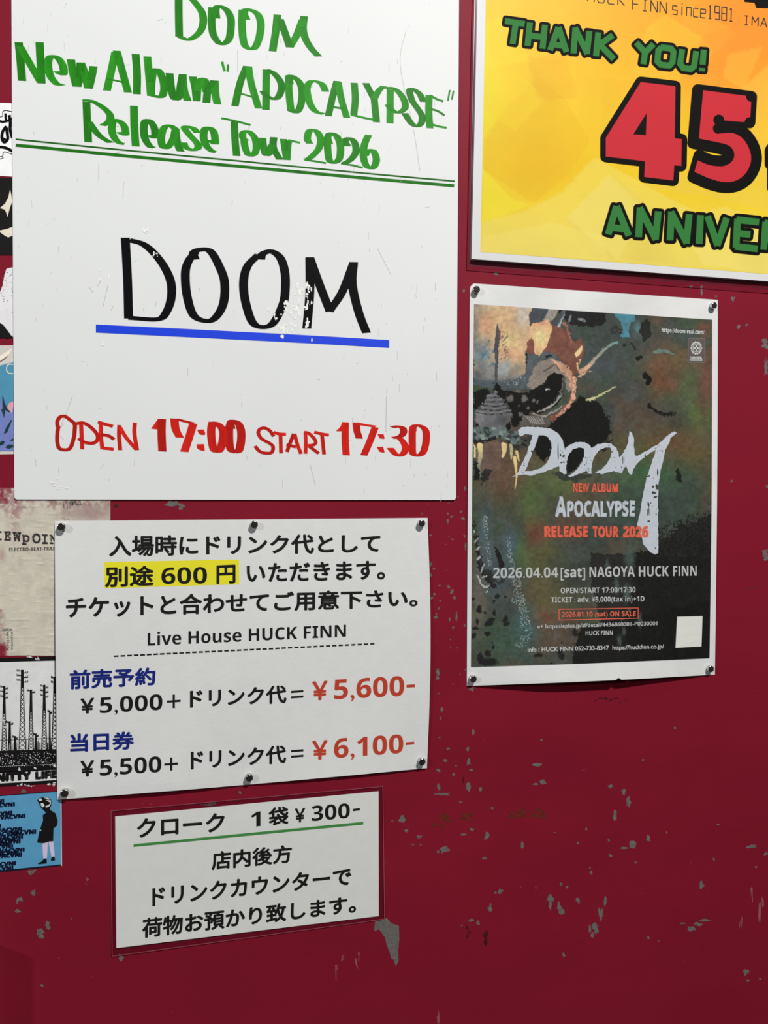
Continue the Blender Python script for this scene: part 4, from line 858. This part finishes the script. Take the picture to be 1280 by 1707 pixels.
text('silver_print', DA, [('2026.04.04', Q(821.8,930.2,946.5,963.6,945.6,962.5),'B',0,True),('[sat]', Q(934.5,975.2,945.6,962.6,945.2,962),'B',.01,True),('NAGOYA', Q(982.4,1058,945.2,962.0,944.2,961),'B',0,True),('HUCK', Q(1064.8,1114.6,944.2,961,943.4,960.4),'B',0,True),('FlNN', Q(1121.8,1161.2,943.4,960.2,943,959.6),'B',0,True),
 ('OPEN/START 17:00/17:30', Q(934.5,1059.2,980,988.9,978.6,987.3),'B',0,True),('TICKET : adv. ¥5,000(tax in)+1D', Q(918.6,1074,995.6,1004.2,993.6,1002.4),'B',0,True),
 ('e+ https://eplus.jp/sf/detail/4436860001-P0030001', Q(895.5,1095.5,1041,1047.6,1035.8,1042.2),'J',.012,True),('HUCK FINN', Q(976,1021.4,1052,1058.9,1051.3,1058.2),'B',0,True),
 ('info : HUCK FINN 052-733-8347  https://huckfinn.co.jp/', Q(879.6,1106.7,1079.4,1086.8,1073.8,1081),'J',.02,True)], silver2, dp, dh=.00022, label='pale grey date and venue text')
text('coral_print', DA, [('2026.01.10 (sat) ON SALE', Q(936.5,1059.6,1020,1028.6,1018.6,1027.2),'B',0,True)], coral, dp, dh=.00022, label='coral red on sale date')
fb = [(931.4,1015.9),(1064,1013.5),(1064,1030.6),(931.4,1033.8)]
shapes('coral_frame', DA, [hbar(931.4,1064,1015.9,1013.5,.65), hbar(931.4,1064,1033.8,1030.6,.65), vbar(931.8,1015.5,1034,.65), vbar(1063.6,1013,1031,.65)], coral, dp, dh=.00022, label='thin coral box')
shapes('blank_square', DA, [[(1128.6,1028.2),(1170.8,1027),(1169.2,1077.6),(1125.8,1080)]], mat('white_print', alb((205,205,200)), .6, .3), dp, dh=.0002, label='plain white square')
text('silver_print', DA, [('https://doom-real.com/', Q(1103,1173.7,546.6,553.4,550.6,557.2),'B',.01,True)], mat('light_text', alb((188,190,188)), .5, .1), dp, dh=.00022, label='small web address')
shapes('label_emblem', DA, [[(1146.7,563.9),(1174.7,564.7),(1174.7,604.5),(1146.7,604)]], mat('emblem_ground', alb((84,76,72)), .5, .3), dp, dh=.00015, label='small record label emblem box')
gx, gy = 1160.6, 580.2; gear = []
for k in range(14):
    t = 2 * math.pi * k / 14
    gear.append([(gx + 8 * math.cos(t - .17), gy + 9.2 * math.sin(t - .17)), (gx + 10.4 * math.cos(t), gy + 12.2 * math.sin(t)), (gx + 8 * math.cos(t + .17), gy + 9.2 * math.sin(t + .17))])
ring = [(gx + 8 * math.cos(t), gy + 9.3 * math.sin(t)) for t in np.linspace(0, 2 * math.pi, 25)]
ring2 = [(gx + 5.6 * math.cos(t), gy + 6.6 * math.sin(t)) for t in np.linspace(0, 2 * math.pi, 21)]
em = gear + outline([ring], .8, False, 5) + outline([ring2], .45, False, 5) + [blob(gx - 2.6, gy + .4, 1.9, 1.7, 8, .1), blob(gx + 2.6, gy + .4, 1.9, 1.7, 8, .1), blob(gx, gy - 3, 1.7, 1.8, 8, .1), blob(gx, gy + 3.6, 1.3, 1.3, 8, .1)]
shapes('emblem_border', DA, outline([[(1146.7,563.9),(1174.7,564.7),(1174.7,604.5),(1146.7,604)]], .35, True, 4), mat('emblem_border', alb((118,114,106)), .5, .1), dp, dh=.0002)
shapes('emblem_gear', DA, em, MATS['light_text'], dp, dh=.0002, label='white gear emblem')
text('emblem_text', DA, [('13th REAL', Q(1150.3,1170.4,594,598.2,594.2,598.4),'B',.02,True),('RECORDINGS', Q(1150.3,1170.6,599,601.6,599.2,601.8),'B',.02,True)], MATS['light_text'], dp, dh=.0002)

# ------------------------------------------------------------------ stickers at the left edge
flat = lambda h: (lambda x, y: h + 0 * x)
def sticker(name, label, quad, cat='sticker', h=.00035):
    s = Sheet(quad, h=flat(h)); t = thing(name, label, cat, np.mean([q[0] for q in quad]), np.mean([q[1] for q in quad])); return s, t
vin = lambda n, c, k=1.0: mat(n, alb(c, k), .5, .12, var=.05, vscale=80)
s, t = sticker('graffiti_sticker', 'white sticker with black graffiti tag, topmost at the left edge', [(-95,166),(21,172.5),(23,294.5),(-93,288)])
s.grid('vinyl', 2, 2, vin('white_vinyl', (226,226,226)), t)
K = lambda L: cr((0, 160), 5.7, L)
ribbons('black_tag', s, [(K(p), r, r * .9, 0) for p, r in [([(-30,225),(20,245),(70,235),(118,215)],2.2),([(52,165),(55,215),(62,250)],2.0),([(88,180),(98,260),(96,320),(118,400)],2.6),([(60,285),(25,340),(18,400),(40,440),(72,410),(70,360),(60,300)],2.6),([(30,400),(60,420)],1.8),([(-60,500),(0,485),(60,495),(118,525)],2.7),([(-300,300),(-200,240),(-120,330),(-60,250)],3),([(-280,420),(-200,480),(-90,420)],3)]]
 + [(K(p), .6, .6, 0) for p in [[(-10,200),(22,192),(26,150),(50,138),(80,142),(118,150)],[(0,575),(25,570),(40,530),(118,555)],[(0,600),(35,585)]]], MARKK, t, label='black graffiti lettering')
s, t = sticker('black_sticker', 'black sticker with cream leaf-like shapes, under the graffiti sticker', [(-95,292),(21.5,296.5),(22.5,425.5),(-93,424)])
s.grid('vinyl', 2, 2, vin('black_vinyl', (22,20,20)), t)
shapes('cream_shape', s, [K(p) for p in ([(95,890),(106,930),(118,1000),(95,1060),(70,1150),(60,1110),(45,1080),(0,1065),(50,1020),(80,960)],[(-80,1270),(0,1277),(60,1265),(120,1243),(122,1325),(78,1345),(50,1330),(0,1295),(-80,1320)],[(122,1040),(100,1080),(72,1152),(122,1160)],[(-300,900),(-200,860),(-150,1000),(-260,1060)],[(-400,1200),(-250,1180),(-280,1290)])][:2] + [K([(-300,900),(-200,860),(-150,1000),(-260,1060)])], vin('cream_vinyl', (214,206,190)), t, label='cream shapes')
random.seed(4)
s, t = sticker('torn_sticker', 'torn white paper remnant with a black corner, between black and blue stickers', [(-95,446),(22,446),(22,566),(-95,563)])
K = lambda L: cr((0, 440), 5.02, L)
shapes('white_paper', s, [rough(K([(58,38),(112,28),(112,615),(70,570),(30,512),(10,500),(-60,430),(-80,300),(0,240),(25,170),(40,80)]), .3, 2)], vin('torn_paper', (214,212,214)), t)
shapes('black_corner', s, [rough(K([(-400,430),(-100,420),(0,430),(10,440),(15,505),(35,510),(112,617),(112,622),(0,622),(-400,610)]), .25, 3)], vin('black_vinyl', (22,20,20)), t, dh=.00005)
shapes('print_remnant', s, [blob(*K([(random.choice([95, 25, 60]) + random.uniform(-15, 10), random.uniform(60, 420))])[0], random.uniform(.3, .9), random.uniform(.3, 1.2), 6, .5) for _ in range(34)], INK, t, dh=.00012, kind='stuff')
s, t = sticker('mountain_sticker', 'blue and purple cartoon mountain sticker at the left edge', [(-95,577),(22.5,575.5),(22.5,757),(-95,759)])
s.grid('vinyl', 2, 2, vin('grey_vinyl', (196,190,184)), t)
shapes('sky_print', s, [K([(-400,900),(0,852),(40,838),(112,823),(112,1200),(-400,1300)])], vin('sky_blue_print', (74,136,166)), t, dh=.00005)
shapes('mountain_print', s, [K([(-400,1200),(-200,1080),(-60,1250),(0,1180),(20,1100),(60,1210),(100,1245),(112,1180),(112,1568),(-400,1568)])], vin('violet_print', (108,120,178)), t, dh=.00007)
shapes('pink_print', s, [K([(60,1200),(75,1165),(112,1150),(112,1190),(90,1250)])], vin('pink_print', (206,150,160)), t, dh=.00009)
shapes('dark_green_print', s, [K(p) for p in ([(18,1100),(30,1120),(38,1160),(62,1210),(92,1242),(70,1240),(45,1222),(35,1290),(10,1220),(22,1210)],[(95,1300),(100,1310),(60,1412),(30,1422),(50,1370)],[(-10,1500),(20,1478),(42,1485),(30,1510),(-10,1525)],[(42,1535),(70,1510),(112,1515),(112,1535),(70,1548)],[(80,1480),(112,1455),(112,1480)])], vin('dark_green_print', (24,56,60)), t, dh=.00011)
shapes('cream_line', s, outline([cr((0,440),5.02,[(108,840),(80,838),(58,850),(54,890),(72,915),(110,918)])], .8, False, 6), vin('cream_line_print', (214,214,170)), t, dh=.00011)
shapes('horn_print', s, [K([(-300,830),(0,770),(50,738),(108,703),(72,762),(30,790),(0,812),(-300,880)])], vin('bone_print', (226,218,200)), t, dh=.00009)
shapes('horn_shadow_print', s, [K([(-300,880),(0,812),(30,792),(72,762),(40,800),(0,822)])], vin('bone_dark', (110,100,92)), t, dh=.00011)

# cream torn flyer
VP = Sheet([(-120,812),(184,815),(184,1100),(-120,1098)], h=lambda x, y: .0003 + .00012 * (fbm(x, y, 30, 6) - .5) + .0002 * np.clip((vnoise(x / 22, y / 4.2, 3) - .72) * 4, 0, 1))
vp = thing('torn_flyer', 'cream wrinkled flyer with faded typewriter lettering, its edges torn', 'flyer', 50, 1092)
def vcol(x, y):
    p = Paint(x, y, (190, 184, 168)); n = fbm(x, y, 26, 61); m = fbm(x, y, 9, 67)
    p.mix(np.clip((n - .5) * 2, 0, .5), (168, 160, 148)); p.mix(np.clip((m - .5) * 2.5, 0, .4), (204, 198, 182))
    topm = np.clip(1.15 - (y - 826) / 42 - .9 * (fbm(x, y, 22, 71) - .45) * 2, 0, 1)
    p.mix(topm * np.clip((fbm(x, y, 5, 73) - .35) * 4, 0, 1) * .75, (132, 92, 94)); p.mix(.8 * np.exp(-((x - 150) / 42) ** 2 - ((y - 855) / 16) ** 2), (146, 122, 118))
    p.mix(np.clip(1 - np.abs((x - 8) / 13 + (fbm(x, y, 9, 3) - .5) * 3), 0, 1) * (y < 840 - abs(0)), (120, 32, 46)); p.mix(.8 * np.exp(-((x - 24) / 10) ** 2 - ((y - 845) / 40) ** 2) * (m > .45), (148, 112, 112))
    p.mix(.9 * np.clip(1.3 - (x + 6 * n) / 11, 0, 1) * (y > 1015) * np.clip((m - .3) * 4, 0, 1), (150, 118, 112)); p.mix(np.clip(1.6 - np.hypot(x / 9, (y - 1090) / 14) - (m - .5) * 2, 0, 1), (118, 30, 44))
    p.mix(.6 * np.exp(-((x - 3) / 6) ** 2 - ((y - 925) / 12) ** 2), (150, 120, 116))
    p.speck(((x - 125) ** 2 / 300 + (y - 838) ** 2 / 30 < 1) * 1.0, .5, (92, 92, 90), 2.2, 4)
    return alb(p.c)
def vedge(u, v, xy):
    x = xy.copy(); b = v > .98; x[b, 1] = 1093.5 - (x[b, 0] / 92) * 3.0; return x
flm = mat('flyer_paper', (1, 1, 1), .7, .25, attr=True, bump=.25, bscale=220)
VP.grid('paper', 200, 180, flm, vp, thick=.0002, col=vcol, edge=vedge)
fade = mat('faded_ink', alb((48, 44, 42)), .7, .2, var=.4, vscale=500)
text('typewriter_print', VP, [('I', Q(-9,3,884.5,900.5,885,901),'M',.035,True),('E', Q(6.8,18,885.2,901.5,885.6,901.8),'M',.035,True),('W', Q(21,35.5,886.2,902,887,903),'M',.045,True),('p', Q(36.5,49.5,891,908.5,891.5,909),'M',.035),('O', Q(53.5,68,889,905.5,889.6,906),'M',.035,True),('I', Q(70,80,890,907,890.5,907.3),'M',.035,True),('N', Q(82,96,891,907,891.5,907.5),'M',.02,True),
 ('V', Q(-24,-11,884,900,884,900),'M',.035,True)], fade, vp, jag=.2, label='faded typewriter capitals')
text('small_print', VP, [('ELECTRO-BEAT-TRAXIT', Q(15,100,913.2,919,911.6,917.4),'B',0,True)], fade, vp, jag=.15, label='small faded line')
text('small_print', VP, [('location', Q(3.5,20.5,1047.6,1051.6,1047.2,1051.2),'M',.03,True),('art,junction', [(21.6,1053),(21.6,1083),(18.8,1083),(18.8,1053)],'M',.03,True),('spirit.of.a', [(15.2,1054),(15.2,1084),(11,1084),(11,1054)],'M',.03,True)], fade, vp, label='tiny sideways print')
random.seed(21)
shapes('ink_mark', VP, [blob(random.choice([105.5,107,112,117]) + random.uniform(-.4,.4), random.uniform(836,848), .35, random.uniform(.8,2.5), 6, .4) for _ in range(26)] + [blob(121+random.uniform(-1,1), 838+random.uniform(-3,3), 1, 1.4, 7, .4) for _ in range(5)] + [blob(random.uniform(100,114), 865+random.uniform(-2,2), .5, .5, 6, .4) for _ in range(12)], fade, vp, kind='stuff')

# pylon sticker
PY = Sheet([(-90,1099.5),(92.5,1094),(94.5,1305.4),(-90,1317)], h=flat(.00045))
py = thing('pylon_sticker', 'black and white sticker of lattice pylons over two words', 'sticker', 40, 1311)
pb = vin('black_vinyl', (22,20,20))
PY.grid('vinyl', 2, 2, pb, py)
K = lambda L: cr((0, 1080), 7.117, L)
pw = vin('off_white_vinyl', (208,208,208))
shapes('white_ground', PY, [K([(-600,185),(0,170),(655,152),(668,1200),(-600,1240)]), K([(-600,1530),(0,1490),(665,1448),(668,1568),(0,1608),(-600,1645)])], pw, py)
tow = []
def tower(xt, yt, yb, hw, top=9, arms=3, al=34, side=0):
    L = lambda y: top + (hw - top) * max(0, (y - yt) / (yb - yt)) ** 1.6
    ys = np.linspace(yt, yb, 22)
    def seg(a, b, w_): tow.extend(bars([K([a, b])], w_ / 7.117))
    for i in range(21):
        y0, y1 = ys[i], ys[i + 1]
        for sg in (-1, 1): seg((xt + sg * L(y0), y0), (xt + sg * L(y1), y1), 5.0)
        if L(y0) < 14: seg((xt, y0), (xt, y1), 9)
        else:
            seg((xt - L(y0), y0), (xt + L(y1), y1), 3.2); seg((xt + L(y0), y0), (xt - L(y1), y1), 3.2)
    for k in range(arms):
        for sg in (-1, 1):
            yy = yt + 14 + k * 55 + (22 if sg > 0 else 0)
            seg((xt, yy), (xt + sg * (al + top), yy), 5); seg((xt + sg * (al + top), yy - 22), (xt + sg * (al + top), yy + 4), 4); seg((xt + sg * (al * .55 + top), yy - 18), (xt + sg * (al * .55 + top), yy), 4)
tower(50,450,1240,32); tower(265,260,1400,50,12,3,52); tower(368,495,1320,38,9,1,36); tower(525,438,1240,34,9,3,34); tower(115,870,1330,24,8,1,30); tower(650,340,1400,48,12,2,30); tower(-150,380,1380,50); tower(-330,500,1380,45)
tower(590,740,1230,8,4,1,18); tower(178,1045,1240,16,5,1,22); tower(425,1015,1240,14,5,1,22); tower(-240,700,1300,24,8,2,28)
tow += [K([(-600,1245),(0,1228),(660,1200),(668,1440),(-600,1500)])]
for k in range(60):
    x_ = random.uniform(-100, 640); tow.append(K([(x_, random.uniform(1040, 1180)), (x_ + 5, 1120), (x_ + 5, 1230), (x_, 1230)])) if (130 < x_ < 200 or 300 < x_ < 330 or 400 < x_ < 480 or 550 < x_ < 620) else None
tow += bars([K([(-100,1100),(0,1095),(640,1070)])], .35)
tow += [blob(*K([(random.uniform(0, 640), random.uniform(200, 700))])[0], .25, .25, 5, .3) for _ in range(70)]
shapes('pylon_print', PY, tow, pb, py, dh=.0002, step=2e-7, label='black lattice pylons')
sp = [blob(*K([(random.uniform(-20, 655), random.uniform(1235, 1400))])[0], random.uniform(.3, .9), random.uniform(.3, 1.1), 5, .5) for _ in range(170)]
sp += [blob(*K([(q[0] + random.gauss(0, q[2]), q[1] + random.gauss(0, q[3]))])[0], random.uniform(.5, 1.7), random.uniform(.4, 1.2), 7, .5) for q in [(260,1625,35,10),(350,1640,22,4),(640,1615,12,12),(580,1618,8,3),(435,130,14,14),(360,108,12,4),(228,1435,5,10),(415,1420,4,6),(650,1395,6,12),(45,940,22,40),(520,880,22,40),(25,860,14,20)] for _ in range(9)]
sp += [K([(a, 1405 - a * .04), (a + 14, 1405 - a * .04), (a + 14, 1409 - a * .04), (a, 1409 - a * .04)]) for a in range(0, 640, 24)]
shapes('white_speck', PY, sp, pw, py, dh=.0004, kind='stuff')
text('black_print', PY, [('NlTTY', Q(-7,52,1289.3,1303.6,1285.8,1300),'B',.075,True),('LlFE', Q(58.5,94,1285.8,1299.8,1283.8,1297.4),'B',.075,True)], pb, py, dh=.0003, jag=.15, label='bold black capitals')

# blue sticker
BS = Sheet([(-100,1333.5),(102.2,1318.2),(102.8,1443),(-100,1464.5)], h=flat(.0004))
bs = thing('blue_figure_sticker', 'sky blue sticker with a standing coated figure and repeated black words', 'sticker', 50, 1448)
BS.grid('vinyl', 2, 2, vin('dark_edge_vinyl', (20,26,40)), bs)
shapes('blue_ground', BS, [[(-100,1335),(101,1319.6),(101.4,1441),(-100,1460.5)]], vin('blue_vinyl', (84,146,182)), bs, dh=.00006)
shapes('white_edge', BS, [[(101.2,1319),(102.3,1319),(103.2,1443.5),(101.6,1443.5)]], pw, bs, dh=.00012)
K = lambda L: cr((0, 1300), 10.04, L)
shapes('figure_print', BS, [K([(620,345),(645,318),(700,290),(800,288),(845,315),(862,350),(855,440),(830,480),(850,510),(930,560),(968,700),(950,770),(895,815),(890,1030),(800,1040),(740,1065),(620,1050),(660,850),(720,680),(715,590),(770,550),(730,510),(680,460),(650,390)]),
 K([(735,1322),(780,1318),(785,1400),(640,1415),(632,1398),(690,1370)]), K([(872,1290),(912,1288),(922,1350),(850,1358),(852,1330)])], pb, bs, label='figure in a long black coat')
shapes('leg_print', BS, [K([(710,1065),(802,1045),(785,1312),(722,1314)]), K([(815,1035),(893,1030),(916,1285),(862,1290),(830,1130)])], vin('pale_pink_print', (196,182,206)), bs, dh=.00012)
shapes('hair_print', BS, [K(p) for p in ([(645,330),(690,308),(705,345),(665,355)],[(725,295),(800,298),(842,325),(820,330),(770,312)],[(760,335),(850,345),(850,380),(810,362)],[(680,395),(720,390),(750,430),(715,460),(690,440)],[(755,445),(800,425),(845,395),(830,440),(770,465)],[(825,375),(852,395),(845,410)],[(668,835),(685,835),(690,855),(672,852)])], pw, bs, dh=.0002)
rows = [(70,315,390),(250,370,445),(205,515,590),(425,565,640),(20,735,800),(370,785,850),(605,825,905),(385,905,985),(345,985,1062),(220,1070,1140),(412,1130,1200),(370,1210,1290),(268,1360,1430),(225,1432,1508)]
items = []
for xe, a, b in rows:
    x1 = xe / 10.04; x0 = x1 - 43; y0 = 1300 + a / 10.04; y1 = 1300 + b / 10.04
    items.append(('VACVNl', Q(x0, x1, y0 + 2.6, y1 + 3.0, y0, y1), 'B', .07, True))
for xe, a, b in [(300,850,925),(260,960,1030),(160,1030,1100),(300,1180,1250)]:
    x1 = xe / 10.04; items.append(('VACVNl', Q(x1 - 43, x1, 1300 + a / 10.04 + 2.6, 1300 + b / 10.04 + 3, 1300 + a / 10.04, 1300 + b / 10.04), 'B', .07, True))
text('black_print', BS, items, vin('navy_black_print', (14,20,44)), bs, dh=.00012, label='repeated black word')

# ------------------------------------------------------------------ magnets
def lathe(prof, n=28):
    v, f = [], []
    for r, z in prof:
        for k in range(n): v.append((r * math.cos(2 * math.pi * k / n), -z, r * math.sin(2 * math.pi * k / n)))
    for i in range(len(prof) - 1):
        for k in range(n): f.append([i * n + k, (i + 1) * n + k, (i + 1) * n + (k + 1) % n, i * n + (k + 1) % n])
    return v, f
def magnet0():
    t = bpy.data.objects.new('magnet', None); C.objects.link(t); t.empty_display_size = .005
    v, f = lathe([(.0, 0), (.0036, 0), (.0037, .0002), (.0037, .0044), (.0036, .0047), (.0032, .0050), (.0029, .0051)])
    me = bpy.data.meshes.new('body'); me.from_pydata(v, [], f); me.polygons.foreach_set('use_smooth', [True] * len(f)); me.materials.append(steel)
    o = bpy.data.objects.new('body', me); C.objects.link(o); o.parent = t
    v, f = lathe([(.0030, .0050), (.0029, .00522), (.0027, .0053), (.0, .0053)])
    me = bpy.data.meshes.new('face'); me.from_pydata(v, [], f); me.materials.append(capm)
    o = bpy.data.objects.new('face', me); C.objects.link(o); o.parent = t; o['label'] = 'round face with a dark reflection painted in'
    return t
MG = [(N1, 101.5, 878.5, 'small steel magnet at the top left corner of the price notice', 'magnets on the price notice'),
 (N1, 423.8, 874.5, 'small steel magnet at the middle of the top edge of the price notice', 'magnets on the price notice'),
 (N1, 703.3, 872.5, 'small steel magnet at the top right corner of the price notice', 'magnets on the price notice'),
 (N1, 107, 1323, 'small steel magnet at the bottom left corner of the price notice', 'magnets on the price notice'),
 (N1, 415.6, 1297.5, 'small steel magnet at the middle of the bottom edge of the price notice', 'magnets on the price notice'),
 (N1, 703.8, 1270.5, 'small steel magnet at the bottom right corner of the price notice', 'magnets on the price notice'),
 (DP, 795, 482, 'small steel magnet at the top left corner of the band poster', 'magnets on the band poster'),
 (DP, 1191, 508.8, 'small steel magnet at the top right corner of the band poster', 'magnets on the band poster'),
 (DP, 789.5, 1132.3, 'small steel magnet at the bottom left corner of the band poster', 'magnets on the band poster'),
 (DP, 1185.8, 1115.5, 'small steel magnet at the bottom right corner of the band poster', 'magnets on the band poster')]
proto = magnet0()
for i, (sh, x, y, lab, grp) in enumerate(MG):
    if i == 0: o = proto
    else:
        o = proto.copy(); C.objects.link(o)
        for ch in list(proto.children):
            c = ch.copy(); C.objects.link(c); c.parent = o
    h = float(sh.h(np.array([x]), np.array([y]))[0]); p = P(x, y, h + .0053)
    o.location = Vector((p[0], -h - .00003, p[2])); o['label'] = lab; o['category'] = 'magnet'; o['group'] = grp
